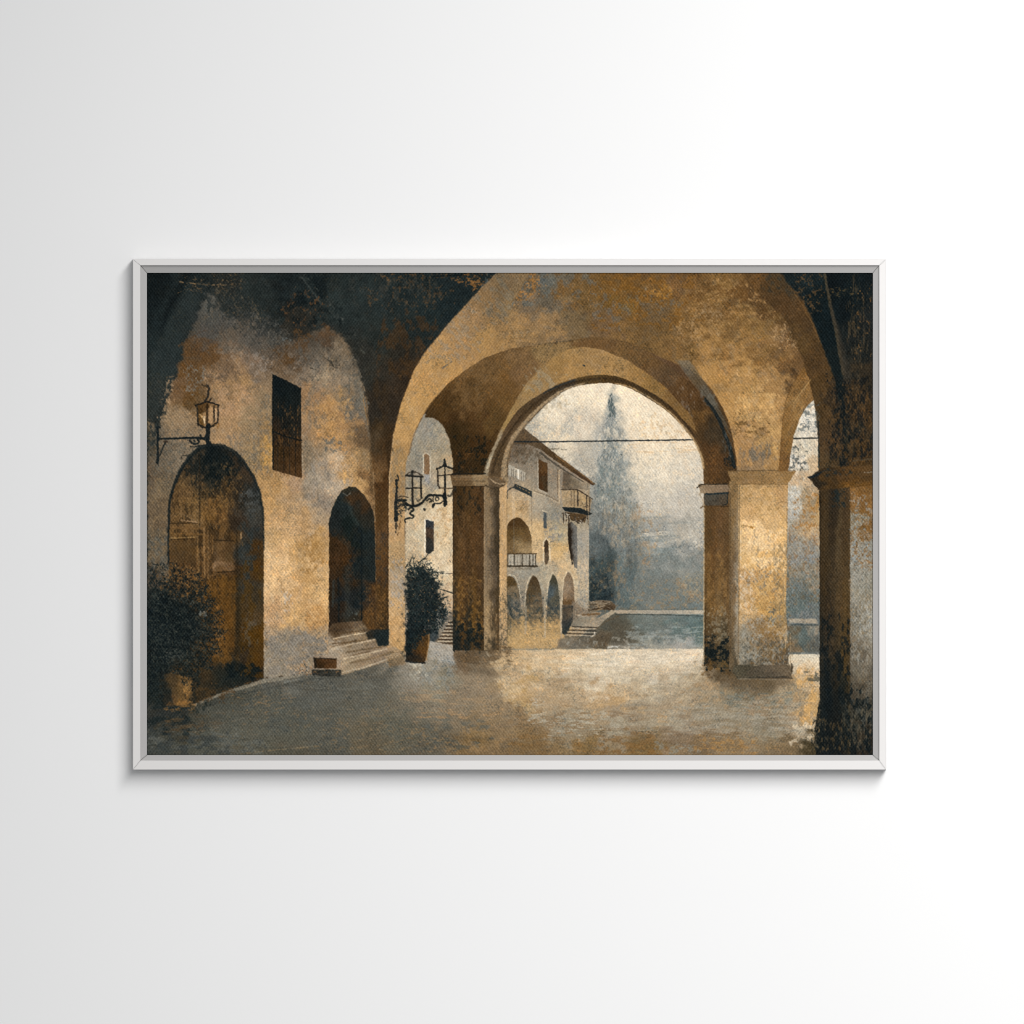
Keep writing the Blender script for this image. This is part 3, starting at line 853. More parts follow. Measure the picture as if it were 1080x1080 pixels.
D(EL(752, 500, 12, 30), "8a5c28", .6, .2, 2, 3, 6)
R("713,380 727,380 744,404 756,424 766,446 771,462 766,452 754,434 744,420 724,396", "715,380,6a6350 735,400,5e5238 750,420,5c594b 762,445,4f4a3a", a=.7, soft=1.4, warp=.5, sx=3, sy=3, tex=(.06, .1, .08), cool=.4)
D(EL(748, 418, 9, 9), "68655a", .5, .6, 4, 4, 4)
K("744,421 757,440 767,464 772,480 774.5,492", (3.2, 4), "1a2225", .92, .5, .8, curve=True)
D(EL(768, 470, 6, 20), "5a6160", .6, .25, 2, 4, 4)
D(EL(769, 488, 5, 8), "11191b", .9, .5, 2.4, 2.4, 3)
R("511,502 515,486 519,479 525,459 540,430 554,406 568,391 583,377 598,368.5 617,365.6 636,369 652,376 661,379.5 681,392.5 701,407.5 714,422 729,438.5 735,456 720,443 705,426.5 686,413.5 662,401 640,396 620,396 605,399 590,404 575,413 560,425 548,437 536,453 526,470 521,487 520,502",
  "515,490,a39878 522,470,8f7850 535,445,94763e 550,420,927340 570,400,967643 590,385,94713a 610,375,997640 630,380,9b7843 650,385,9f7a42 670,392,936f38 690,408,86642f 710,425,7a5a2b 605,390,a07a40 640,390,a67f44",
  soft=.7, warp=.35, sx=5, sy=5, tex=(.05, .07, .06), warm=.3, cool=.25)
D(EL(575, 405, 24, 18), "8f8568", .5, .34, 3, 5, 8, rot=-.8)
D(EL(648, 388, 16, 6), "6e5228", .5, .34, 3, 2, 5)
K("615,385.2 616.6,386", 1.6, "1e2c34", .9, .2)
RING_OUT = spline("513,502 516,486 528,461 545,434 568.5,416.5 592.6,404.5 616.7,397 640.7,395.5 662,401 686,413.5 705,426.5 720,443 731,457 739,471 745,490 747,512")
RING_IN = spline("535.5,504 535.7,489 537.4,477 543,463 552,451.5 568,434 582,421 600,410 617,405.6 637,404 650,405.4 664,409.4 686,421.6 705,435 719.6,449.6 731,464 738,478 741.6,493 742.2,512")
R(RING_OUT + RING_IN[::-1], "518,495,5a472c 525,480,554226 540,455,5a452a 560,432,4f3c22 585,411,4b3c26 600,405,3f382c 620,400,54401f 650,401,4d3819 680,412,4a381d 705,431,50391c 725,455,5a4224 740,490,5b4120",
  soft=.6, warp=.3, sx=4, sy=4, tex=(.06, .1, .08), warm=.25, cool=.15)
K("574,414.5 590,406.5 605,401.5", (2, 2.6), "272c2e", .7, .5, .8)
MIDR = spline("519,500 524,482 536,458 553,436 576,417 598,405.5 620,400.5 641,399 664,404.6 688,416.4 707,430 722,446 733,461")
K(MIDR, (2.6, 2), "382a17", .7, .5, .8)
IN2 = spline("531.5,502 532.4,487 537,471 545,456.6 560,438.6 577,423 596,410.6 616,404.4")
K(IN2, (6.4, 1.4), "a38a60", .85, .45, .8)
K(spline("535,490 538,475 545,461 556,447.6 572,430 590,416"), (1.6, 1.0), "5a4a32", .6, .4)
K(spline("528.5,492 534,470 545,451 562,433 580,418"), (1.4, 1), "5c492c", .7, .4, brk=.7)
K(spline("650,404.6 666,409 687,420.6 706,434.4 720,449 731.5,463.6 738.6,478 741.8,493"), (1.0, 2.6), "b79a66", .75, .4, .7)
K(spline("640,403 664,407.4 686,418.6 705,432.4 719,447"), 1.0, "a58250", .6, .4, brk=.7)
K("512.5,500 515,488 520,476 528,459", (5, 2.4), "9b8c6c", .75, .5, .8)
K("514,494 517,485 519,480", (2.4, 1.4), "c2b797", .6, .5, brk=.6)

# ---- front arch: lit band and jamb
FRONT = "409.6,696 409.6,540 410,497 414.4,458 423,424.5 436,390.5 446,374 458,359 472,342.5 491.5,322 508,303 526,286 560,286 540,320 535,368.6 511,377.5 491.5,389.5 472,405 454,425.6 445.7,439 436,458 429,485 427,502 427.3,690 420,694"
R(FRONT,
  "418,690,b48c50 418,670,b88f54 418,640,c09a60 418,610,a9916a 418,590,a98a58 418,560,b58f58 418,520,a07c48 420,490,a5814a 425,460,b38a4c 430,440,b68c4c 440,410,b88c4b 450,390,b68b4c 465,370,b3894d 470,385,b48848 "
  "485,370,a88049 490,350,9a7848 500,335,937245 515,315,86693f 510,360,a37c42 530,300,75603e 540,330,82683e 525,345,917040 430,470,a98248 423,540,b08c55",
  soft=.55, warp=.3, sx=5, sy=7, tex=(.05, .06, .06), warm=.3, cool=.3)
D(EL(465, 372, 26, 14), "8c7c5e", .6, .28, 3, 5, 8, rot=-.9, clip=FRONT)
K("467,388 473,383.6 477,381", (2.4, 1), "6a6250", .7, .6)
D(EL(480, 352, 34, 30), "8f8064", .55, .32, 3, 7, 10, rot=-.8, clip=FRONT)
D(EL(520, 315, 26, 26), "6f6a58", .5, .4, 4, 9, 10, rot=-.8, clip=FRONT)
D(RC(410, 470, 428, 530), "7a7058", .6, .35, 2, 6, 5, clip=FRONT)
D(RC(410, 590, 428, 640), "99928a", .6, .42, 3, 3, 6, clip=FRONT)
D(RC(410, 640, 428, 690), "cba264", .5, .42, 5, 6, 5, clip=FRONT)
K("410.4,690 410.2,540 411,500 415,458", 1.2, "d9b67c", .55, .4)
K("410,497 414.4,458 423,424.5 436,390.5 446,374 458,359 472,342.5", 1.2, "3a2a18", .5, .5)
K("427.4,560 427.6,690", .8, "7c6a4c", .6, .3)
K("454,425.6 446,438.5 437,457 431,480", 1.2, "70522a", .7, .4)

# left column of the main arch
R("477.5,510 511,510 511,686 477.5,686", "485,520,38270f 495,530,4e3719 505,520,4c3418 485,560,523a1c 500,570,54391a 490,600,53391b 505,610,4c361c 485,630,573c18 500,640,5d4118 490,660,4a3518 505,660,3c2e18 495,676,22241e 482,680,1f2422",
  soft=.5, warp=.25, sx=3, sy=8, asp=.08, dw=1.5, tex=(.07, .1, .09), warm=.35, cool=.15)
D(RC(478, 512, 511, 545), "1c1e18", .7, .28, 3, 6, 6)
D(RC(478, 540, 511, 640), "7c5a30", .5, .25, 1.8, 3, 6)
D(RC(478, 610, 511, 668), "94692a", .7, .28, 2.2, 3.4, 8)
D(RC(478, 655, 512, 686), "141d1f", .85, .5, 3, 3, 6)
K("478,512 478,560 478.6,590", 1.1, "2a1e10", .6, .4)
R("510.5,509 527.4,509 527.4,686 510.5,686", "514,530,87704a 519,540,5f5038 524,540,443722 514,570,7e6a4a 520,580,544734 525,580,352d1e 514,610,7f6b4c 520,620,5c4c36 525,620,43361f 514,650,a08352 520,650,6b5636 525,655,5a4222 514,676,a0875c 521,676,453c2a",
  soft=.5, warp=.25, sx=1.8, sy=14, asp=.08, dw=1.5, tex=(.07, .09, .08), warm=.25, cool=.3)
K("510.8,512 510.6,668", .9, "a48a60", .5, .35)
D(RC(517, 620, 527, 672), "2c2616", .35, .35, 1.6, 6, 3)
D(RC(512, 640, 526, 682), "b89660", .6, .3, 1.8, 7, 4)
R("526.6,509 534.6,509 534.6,684 526.6,686", "529,520,b59563 533,530,c29e66 530,550,bd985e 530,590,c49d62 531,620,be9a62 530,640,c8a268 531,665,bb9861 531,680,8f7a58", soft=.45, warp=.3, sx=2, sy=10, asp=.08, dw=1.5, tex=(.05, .08, .08))
K("527,515 526.4,600 526.6,676", 1.0, "4c3c22", .7, .4, brk=.8)
K("534.6,520 534.8,640", .7, "7a623a", .5, .3)
D(RC(526, 625, 538, 684), "4a4432", .75, .28, 1.8, 3, 3)
D(RC(510, 672, 536, 688), "3a3424", .7, .4, 2.4, 2.4, 4)
D(RC(478, 682, 540, 700), "5d4a2e", .6, .5, 9, 3, 5)
K("513,688 516,692", 2, "a89878", .5, .6)
# its capital
R("475,500.6 512,500.6 519,504.6 518,509 512,512.6 477,512.6", "480,504,6a5230 495,506,705632 510,506,86704a 485,510,5d4728", soft=.5, warp=.25, sx=8, sy=1.6, tex=(.06, .1, .07))
R("514,504 522,503 528,506 534,502.5 536.4,504 536,509 531,513.5 523,513.5 516,511", "520,507,756040 530,507,9a835a 524,512,5d4a30", soft=.6, warp=.4, sx=2, sy=2)
K("477,500 512,499.6", 1.6, "1f1d16", .85, .3)
K("478,503.2 510,503", .9, "8d7550", .6, .3)
K("478,507.6 512,507.4", .8, "4b3a22", .6, .3)
K("478,513 511,513", 1.0, "2c2010", .6, .3)
K("512,512 518,515 526,514.5 532,511", 1.2, "3c301e", .7, .4)
K("517,505 521,508.6 527,510.6 533,510", 1.2, "c0a87c", .6, .4)

# ---- right column and pier
R("742.4,510 771,510 771,706 742.4,702", "750,545,5a3f20 760,545,664826 748,570,56401f 762,570,5f4626 752,590,654621 765,585,573f20 748,600,6b4c22 760,610,7d5a2a 750,630,7a5826 765,625,6c4f28 750,650,77592c 760,655,78623c 748,668,5a4422 762,672,574a30 750,690,1f2422 762,692,20261f 748,700,4d3a20",
  soft=.5, warp=.25, sx=3, sy=9, asp=.08, dw=1.5, tex=(.06, .09, .08), warm=.35, cool=.15)
D(RC(743, 580, 772, 650), "8f6a34", .5, .34, 3, 8, 7)
D(RC(745, 640, 772, 680), "8e8468", .7, .30, 2, 2.4, 6)
D(RC(740, 674, 782, 704), "10191c", .92, .62, 3, 3, 10, clip=RC(742.4, 600, 790, 712))
D(RC(742, 692, 790, 712), "6f5226", .7, .4, 4, 3, 6)
K("742.6,536 742.4,600 742.2,700", 1.3, "b39e74", .75, .35)
K("744.2,640 744,698", .8, "2d2414", .6, .3)
R("769,508 780,500 781,712 769,706", "774,520,86693c 772,560,775c32 777,560,8a734c 773,600,6a5436 777,610,8b7f68 773,650,735a34 777,650,a0937a 774,690,4f452f", soft=.6, warp=.3, sx=2, sy=12, asp=.08, dw=1.5, tex=(.06, .09, .08), cool=.35)
K("770,520 770,690", 1, "4a381e", .5, .4)
R("778.6,507 831.2,507 829,640 832,704 836,716 778.6,716", "785,520,b99459 805,520,c59f62 825,520,b88f54 790,540,c69e60 815,545,cfa868 800,560,e3bf80 785,570,d6b272 820,570,d6ac66 795,590,d9b067 815,600,d2a862 788,610,c09a60 805,620,cba25c "
  "822,620,c49a56 790,645,c8a468 805,645,c79a50 822,645,a9884e 785,665,8f846c 800,665,927a52 815,668,8f6c38 826,665,b1925e 790,690,8c8470 805,690,7b6d52 820,690,6d5c3c 800,706,574a34 826,705,5c4c34",
  soft=.5, warp=.3, sx=4, sy=5, tex=(.05, .08, .08), warm=.35, cool=.2)
D(RC(782, 510, 828, 545), "b08848", .5, .4, 4, 5, 8)
D(RC(782, 560, 828, 600), "e9ca90", .7, .42, 5, 6, 9)
D(EL(800, 575, 20, 20), "7f7560", .6, .12, 2.2, 4.5, 8)
D(EL(806, 612, 24, 22), "6a6c68", .75, .22, 2.2, 2.6, 9)
D(RC(780, 598, 830, 650), "a77a3a", .7, .34, 2.2, 2.6, 8)
D(RC(780, 600, 796, 650), "d9cbb0", .6, .32, 2, 3, 5)
D(EL(814, 650, 8, 8), "3f4a4e", .8, .42, 2.2, 2.4, 5)
D(RC(780, 648, 832, 708), "9c988c", .75, .36, 2.4, 3.4, 8)
D(RC(790, 650, 832, 700), "83602a", .75, .34, 2.6, 3, 8)
D(RC(780, 670, 834, 712), "43423a", .65, .34, 2.2, 2.6, 6)
D(RC(815, 570, 832, 660), "6d6248", .6, .34, 2, 4, 5)
K("779.8,512 779.4,600 778.6,700", 1.2, "7a6542", .7, .35)
K("781.4,560 781.2,640", 1.1, "d6c6a4", .55, .4, brk=.7)
K("830.6,512 830,560 828.6,640", 1.1, "8d6b38", .6, .4, brk=.8)
K("827,600 828,650 828.4,690", 1.0, "d3b680", .6, .4, brk=.7)
K("818,533 824,529 830,530", 1.0, "8a6a3c", .6, .35)
K("783,554 795,556", 2, "a17a3e", .6, .6)
K("792,556 793.6,557", 2, "9c6416", .7, .4)
# pier base
R("776,701 833,701 836,707 834,714.6 778,715.6 772,708", "785,708,4f4936 800,708,534a38 815,708,5e5340 830,707,6a5b42", soft=.8, warp=.5, sx=4, sy=1.6, tex=(.08, .12, .1))
K("782,701.6 834,701", .9, "a08c66", .55, .4, brk=.7)
K("790,714.6 832,714", 1.1, "2c2a24", .7, .4)
K("833.6,668 833.6,704", .9, "a58c60", .5, .3)
K("835,700 835.4,708", 1.4, "322718", .8, .3)
K("778,716 830,717", .8, "8b8570", .4, .4)
# pier capital
R("767,496.8 839.6,496.8 834,506 830,510.6 775,510.6 770,505", "775,501,86683a 795,501,8f6f3e 815,500,9a7642 832,500,8f6c38 790,508,8a6a3c 820,508,96733f", soft=.6, warp=.3, sx=4, sy=1.8, tex=(.06, .1, .08), cool=.3)
K("768,496.6 838,496", 1.0, "584426", .7, .3)
K("775,510.8 830,510.8", 1.0, "6d5228", .7, .3)
D(RC(790, 508, 826, 516), "8a6d40", .5, .4, 4, 2, 3)
# inner capital by the opening
R("736,510.6 768,510.6 769,516 767,520.4 739,520.4", "742,515,8f7a58 755,515,877050 765,515,80694a", soft=.5, warp=.3, sx=6, sy=1.5, tex=(.05, .09, .07))
K("735.4,514 740,511 768,510.4", 1.2, "2b2418", .85, .3)
R("742.6,521 768,519.6 767.4,533.4 743,533.4", "748,526,544e40 760,526,4d4536 764,530,4f4330", soft=.6, warp=.3, sx=3, sy=3, tex=(.08, .12, .08))
K("744,521 768,520", 1.8, "1d2a30", .9, .35)
K("767.6,522 767,531 762,533.6", 1.2, "1d2628", .85, .35)
K("741,533.8 768,534", 1.2, "4a3418", .8, .35)
K("738,520.4 741,527 742.6,534", 1.6, "a08c68", .7, .5)
K("739,535.6 744,533.8", 1.4, "6a5230", .8, .3)
# soffit of the small arch
R("821,497 823,473 825,450 828.5,425 835.7,405 847.8,387 853,399 858,421 848,432 843,442 837,460 833,485 831.4,497", "826,480,7a5628 828,440,85612e 838,410,7d5a2a 846,395,7a5626 850,410,8a6430 842,425,94703a 832,460,84602c 850,420,805c2c",
  soft=.6, warp=.3, sx=2, sy=9, rot=.5, tex=(.05, .1, .07), warm=.3)
for i_ in range(6):
    K(f"{836 + i_ * 2.4},{426 - i_ * 3} {843 + i_ * 2.4},{415 - i_ * 3}", (1, .6), "b18a4c", .55, .4)
K("822.4,490 824.6,452 828.4,424 836,404", 1.2, "6a4a20", .6, .4)

# ---- far right pier and wall
R("864.6,508 898,508 897,796 861,798 858.5,782 861,758 864.6,734", "870,530,40311a 880,530,33291a 890,540,48371f 868,570,3f3019 885,580,4f4026 870,610,3d2f18 888,620,4d3b20 872,650,33291a 890,650,54401f 870,690,252620 890,690,4a3818 872,730,12191c 888,730,1c2220 870,770,161d1f 885,770,231f16",
  soft=.6, warp=.5, sx=2.4, sy=9, asp=.08, dw=1.5, tex=(.08, .12, .1), warm=.3, cool=.15)
R("896.6,512 924,512 924,760 896.6,760", "902,530,7a5628 912,525,7d5828 918,540,83602f 905,550,857a60 915,560,7d5a2a 902,580,8f8a7c 915,575,8a8678 905,610,8e8878 916,620,8a8472 903,650,7f7868 915,650,999486 905,690,6a6252 916,690,837a68 905,730,4c4434 916,720,645b4a 910,750,2a2a22",
  soft=.7, warp=.4, sx=2.4, sy=5, tex=(.07, .12, .1), warm=.3, cool=.3)
D(RC(897, 520, 922, 600), "99a0a0", .75, .28, 2.2, 3, 5)
D(RC(897, 510, 922, 600), "80561f", .85, .36, 2.1, 2.4, 6)
D(RC(897, 600, 922, 700), "a9a598", .55, .36, 2.4, 5, 5)
D(RC(897, 620, 922, 720), "6f5f40", .55, .34, 1.8, 4, 5)
G("868,742 890,722 892,800 866,800", "11181b", .6, 9)
D("894,722 924,742 924,800 880,800", "131b1e", .92, .66, 3.2, 6, 12)
D(RC(866, 590, 897, 700), "5c4728", .5, .3, 2, 4, 8)
D(RC(898, 700, 922, 770), "6f6a5a", .6, .3, 2.2, 5, 8)
D(RC(862, 650, 900, 745), "10181c", .75, .4, 3, 6, 14, clip=RC(864.6, 500, 899, 800))
D(RC(896, 745, 922, 790), "7a6a4c", .7, .22, 2, 6, 6)
D(RC(860, 755, 900, 796), "7d6030", .65, .14, 1.6, 5, 6)
D(RC(886, 735, 908, 775), "4d4838", .7, .4, 2.4, 6, 6)
K("865,515 865,620 865,730", 1.0, "1c1810", .5, .5)
D(EL(885, 525, 8, 10), "16242a", .7, .5, 3, 4, 5)
D(EL(862, 755, 5, 34), "b89a62", .6, .34, 2, 3, 3)
D(RC(856, 758, 866, 796), "0f171a", .8, .5, 2, 3, 2)
# its capital
R("853,503 864,496 866,494 924,490 924,512 897,514 864.6,517 858,510", "860,504,2c261a 875,505,3f2f18 890,500,52391a 910,500,583f1e 870,512,4a3416 900,511,6a4718", soft=.8, warp=.5, sx=5, sy=2, tex=(.08, .13, .1), warm=.3)
K("853,503.4 860,502 866,498", 2.4, "15202a", .85, .5)
K("854,504 860,511 864,516", 1.6, "2a2216", .8, .4)
D(RC(864, 494, 900, 502), "17252c", .6, .34, 4, 2, 3)
K("912,498.4 921,498", 1.2, "8a8472", .5, .4)
K("900,486 920,484", 1.2, "54503f", .5, .5)
K("863,445 863.8,480 863.4,494", 1.6, "1c2626", .7, .5)

# ---- courtyard wall on the left
R("155,440 165,455 172,442 177,424 183,400 188,388 191,372 197,356 205,340 213,322 220,306 226,312 234,330 245,336 258,334 270,340 285,350 300,360 315,358 330,350 345,345 358,352 368,368 378,392 386,420 391,450 394,490 396,560 396,700 320,712 278,717 205,742 155,742",
  "159,470,4a4436 160,500,5b4e3a 162,540,65553c 164,580,66583f 160,610,463f33 157,720,1d2524 160,660,20282a 165,640,2a2c28 165,700,22211c 172,600,6a5a40 174,470,6f6048 190,455,8a7350 180,440,8d7550 178,490,6d5f48 172,520,6e5e42 185,480,7a6a50 190,410,6b5030 200,390,5c4222 205,365,5a4124 203,350,47443b 196,366,51432d 215,350,54504a "
  "222,330,4d4d47 220,370,5f4627 200,420,644a26 195,440,957b54 235,345,55514a 245,360,6a5a44 235,390,7a6040 230,410,8f7148 250,385,8a6c46 260,375,80684c 255,400,997748 270,390,75634c 275,405,87704e 265,360,5f564a 280,370,5d4f3c 285,360,45423a "
  "245,430,a58153 262,440,8f7852 275,430,8a7450 282,450,9c7a46 255,460,927850 240,455,a07f52 270,480,8f774e 283,485,af8645 290,510,a17d48 285,530,b58c50 300,520,a78655 310,510,a0815a 318,525,a88a5e 280,560,bf975a 300,555,c09a62 "
  "320,550,b08a54 335,545,a8906a 290,590,ceaa70 310,585,c49b5c 330,580,ad8549 340,600,caa264 285,620,d2ae74 305,620,ba9156 325,615,b88e50 340,630,c9a162 290,645,c19862 310,655,c69c5c 335,650,b8894a 285,670,a98e66 300,680,8f8168 320,675,8f7c5e "
  "340,672,a88d62 290,705,867a64 310,700,8a7c66 330,695,8f7c5c 325,400,7d6c54 335,380,83735c 345,390,a08a66 352,375,7c6848 360,400,8d7a5e 330,420,947248 345,430,a67c46 360,420,87714e 370,400,7a6a50 378,430,6d6250 350,455,ab7f45 "
  "365,450,a37b48 330,450,a07c4c 325,480,867354 335,500,95866e 355,490,b1966e 350,510,aa977a 340,530,8e7d66 365,490,b18a52 380,480,8f7348 375,510,b58c50 388,460,6a5436 390,510,755630 320,450,8e7350 310,370,5b5040 300,372,5e4220 325,362,4f4535 345,355,5a4a34",
  soft=2.5, warp=3, ws=5, sx=5, sy=6, tex=(.06, .1, .09), warm=.32, cool=.3, dw=5)
# broken edges into the shade
D("205,300 240,300 300,345 300,365 240,345 220,330", "2a2f2e", .8, .42, 3, 4, 8)
D("222,300 268,312 290,350 262,344 236,330", "6b5a3e", .7, .22, 2, 2.6, 8)
D("155,395 180,395 170,440 165,470 155,480", "2a302f", .85, .55, 3, 3, 6)
D("178,395 186,400 184,425 172,445 166,440", "a3845a", .8, .40, 2, 2.4, 4)
D("240,320 290,330 300,368 260,362", "343633", .7, .45, 4, 4, 9)
D("262,326 306,345 300,380 276,372", "7d7466", .6, .20, 2, 2, 6)
D(EL(275, 385, 14, 16), "93877a", .65, .36, 2.2, 3, 7)
D(EL(247, 372, 12, 10), "9c8a70", .55, .3, 2, 2, 6)
D(EL(214, 372, 24, 20), "62431f", .6, .5, 6, 5, 8)
D("190,385 215,390 210,420 195,430 190,415", "64441c", .6, .5, 4, 4, 4)
D("193,385 222,385 216,404 204,420 196,415", "74756e", .85, .28, 1.9, 2.2, 5)
D(EL(240, 398, 16, 14), "574a38", .65, .28, 2, 3.2, 7)
D(EL(226, 398, 12, 8), "b49064", .55, .3, 2, 2, 5)
D(EL(247, 425, 24, 20), "ad875a", .6, .5, 8, 7, 10)
D(EL(280, 440, 10, 24), "5c5a50", .65, .34, 2.4, 3, 6)
D(EL(283, 470, 5, 22), "c08f42", .7, .5, 4, 8, 4)
D(RC(160, 450, 215, 520), "57564e", .6, .3, 2.0, 2.4, 8)
D(RC(235, 455, 285, 500), "5c5a52", .6, .36, 2.4, 4, 9)
D(RC(156, 490, 182, 600), "8e7347", .5, .28, 2.4, 4, 7)
D(RC(155, 560, 182, 610), "565650", .6, .4, 5, 5, 8)
D(EL(302, 560, 24, 30), "c9a066", .5, .45, 8, 7, 12)
D(EL(330, 585, 16, 24), "946b30", .7, .36, 2.6, 4, 8)
D(EL(325, 595, 12, 14), "d7b47a", .6, .3, 2, 2.4, 7)
D(EL(300, 610, 20, 20), "dab67c", .55, .45, 9, 10, 10)
D(EL(302, 634, 5, 14), "b5b0a6", .7, .36, 2, 4, 4)
D(EL(335, 645, 14, 18), "d3ac6c", .6, .34, 2.2, 2.6, 7)
D("279,662 300,672 318,664 346,676 346,700 320,711 279,716", "83796a", .85, .62, 6, 4, 6)
D("279,652 292,668 314,658 346,670 346,690 279,690", "726c62", .75, .36, 2.4, 2.6, 7)
D(EL(306, 700, 12, 8), "a18a66", .7, .5, 6, 5, 6)
D(EL(318, 704, 6, 6), "a07a48", .7, .42, 3, 3, 4)
D(EL(282, 702, 5, 4), "c8b494", .6, .36, 2, 2, 3)
D(EL(318, 366, 8, 6), "5e3f1a", .6, .5, 4, 4, 4)
D("330,342 350,342 352,362 340,368 332,356", "613e1a", .5, .6, 6, 6, 5)
D("300,352 330,345 325,380 308,390 300,378", "60401a", .7, .42, 5, 5, 6)
D(EL(302, 358, 6, 6), "7f8a8a", .75, .34, 2, 2, 3)
D("300,365 326,370 324,396 312,396", "8f8270", .6, .36, 2.4, 3, 5)
D(EL(350, 378, 14, 20), "a08a68", .6, .42, 4, 6, 7)
K("342,377 350,382 352,387 347,380", 1.2, "2c2a22", .8, .5)
K("327,388 333,390", 1, "2c2a22", .7, .4)
D(EL(352, 386, 8, 6), "3d301c", .7, .3, 1.8, 2, 4)
D(EL(372, 425, 14, 30), "5e5c54", .6, .40, 4, 6, 8)
D(EL(332, 425, 14, 30), "6f6754", .5, .36, 3, 5, 8)
D(EL(355, 440, 22, 30), "b78b4c", .55, .45, 4, 4, 10)
D(EL(352, 470, 14, 10), "585b58", .65, .42, 3, 3, 6)
D(EL(338, 505, 14, 26), "8a7f70", .6, .42, 3, 7, 8)
D(EL(360, 488, 10, 10), "bda682", .6, .45, 3, 4, 6)
D(EL(368, 505, 5, 12), "cf9f55", .7, .5, 3, 6, 4)
D(RC(318, 460, 330, 530), "6d6350", .5, .35, 2, 6, 5)
K("334,505 336,530 335,552", 1.5, "6d604c", .5, .7, brk=.6)
K("386,430 391,470 392,520", (2, 3), "5a4426", .6, .7, 1.2)
K("384,408 389,440 391,470", 1.6, "8d6a3a", .5, .5, brk=.6)
K("372,375 380,395 386,415", 2, "8a7b62", .5, .8, brk=.6)
K("378,398 383,425 387,448 391,462", (3, 4), "6f6a5c", .45, .7, 1.4)
K("383,420 388,448", 1, "936b34", .7, .4)

G("204,330 250,336 300,350 350,350 384,395 340,392 300,372 262,374 232,362 206,366", "45413a", .34, 12)
D("215,325 300,350 380,380 380,410 300,385 210,372", "55524a", .5, .35, 2.4, 4, 10)
# pier between the wall and the front arch
R("388,430 396,420 404,440 409.8,500 409.6,694 397,670 395.6,555 393,500", "394,440,2f2a20 400,430,2a251c 394,465,4a3c26 400,450,44331a 405,470,4f3517 396,500,6b4d28 404,510,4a3014 400,540,523818 405,560,5a3f20 398,580,5a3e1c 405,600,54391a 400,630,4c3517 405,650,3c2c16 403,672,22231e",
  soft=1, warp=.5, sx=2.4, sy=10, tex=(.07, .1, .09), warm=.35, cool=.15)
D(RC(394, 400, 412, 480), "3a2c18", .6, .45, 4, 9, 6)
D(RC(396, 560, 410, 620), "22282a", .6, .3, 2.4, 5, 4)
D(RC(395, 620, 410, 668), "94652a", .6, .2, 2, 3, 5)
K("393.6,498 394.4,520 395.4,550", 1.6, "a8895a", .45, .5)
K("409.4,470 409.2,560 409.2,690", 1.0, "3a2814", .6, .4)

# upper shuttered window
R("287.6,394.6 317.4,410.4 318.4,504.4 287.8,495.6", "292,410,10191d 305,415,11191b 315,420,151b1b 295,440,141a1a 310,445,1a1c18 295,455,2a2014 312,455,22201a 295,475,33240f 308,480,3c2811 295,490,3c2a14 312,495,4b3216",
  soft=.5, warp=.25, sx=1.5, sy=14, tex=(.09, .16, .12), warm=.35, cool=.1)
D(RC(289, 425, 318, 470), "7c5322", .7, .16, 1.6, 4, 5)
D(RC(289, 465, 318, 502), "5e4020", .5, .35, 1.6, 7, 4)
for x_ in (292.6, 299, 305, 311.4):
    K(f"{x_},{398 + (x_ - 288) * .5} {x_ + .3},{494 + (x_ - 288) * .3}", .9, "0c1214", .45, .35)
K("288,455 302,460.5 318,464.6", 1.6, "0d1214", .85, .4)
K("288,495 287.6,440 287.8,395.4 303,402.6 317,410", 1.6, "0b1215", .8, .4)
K("286.2,470 286.2,497", 1.2, "c7a064", .6, .4, brk=.7)
K("289,497.4 304,501.6 318,505.6", 1.6, "c09a60", .6, .5, brk=.7)
K("319,480 319.4,506", 1.6, "a99878", .5, .6, brk=.6)

# ---- big arched doorway
DOOR = "178.4,720 178.4,590 177.8,560 179,529 183,513 190,497 199.6,482.6 210.7,473.4 222,469.4 235,471 248,478.6 257,488 266,501 273,517 276.6,532 278,556 278.2,717 240,732 200,742 178,742"
R(DOOR, "190,520,5c4424 200,500,4a3a22 210,490,3f3626 225,480,12191b 235,490,1a201e 245,490,332a1c 258,495,3a2f20 225,505,252721 200,530,6b5028 215,520,4a3a20 225,530,6c4c22 240,510,3a2c18 255,520,2d271c 268,520,2a2e2c 265,540,3a3a34 "
  "190,545,6a4e28 205,545,775a30 220,545,68491f 235,545,664720 250,550,33291c 265,560,302f2a 190,560,6b4e26 205,562,6d5028 215,565,5a3f1c 232,560,634620 195,575,64481f 212,580,6b4c24 232,580,745831 245,570,523a1a 256,580,2a2e2c 270,580,4a3212 "
  "195,590,5a4020 215,595,60431f 235,595,6b4c26 250,600,3c2a14 262,590,36342c 272,600,4a310f 230,620,5f3f14 245,620,5a3c12 258,620,33342f 270,625,3d331f 240,650,5c3c12 255,650,453214 265,650,4b3a20 272,670,523408 240,680,5a3c14 258,690,33291a 272,700,4f330c 250,710,1d2422 270,710,2a2318",
  soft=.6, warp=.4, sx=3, sy=7, tex=(.08, .12, .1), warm=.35, cool=.2, dw=3)
D(EL(228, 486, 44, 22), "141b1c", .7, .5, 4, 5, 12, clip=DOOR)
D(RC(178, 520, 250, 640), "2a2012", .55, .35, 3, 7, 10)
D(EL(228, 490, 22, 18), "0d1619", .85, .5, 3, 4, 8, clip=DOOR)
D(EL(218, 505, 18, 24), "131a1a", .75, .40, 2.4, 4, 8)
D(EL(240, 515, 18, 28), "8a6530", .6, .22, 2, 3, 8)
D(RC(182, 500, 215, 550), "8c6a38", .55, .25, 2, 3, 7)
D(EL(225, 535, 24, 20), "8f672e", .65, .30, 2, 3, 8)
D(EL(265, 528, 12, 16), "4f5250", .6, .36, 3, 4, 6)
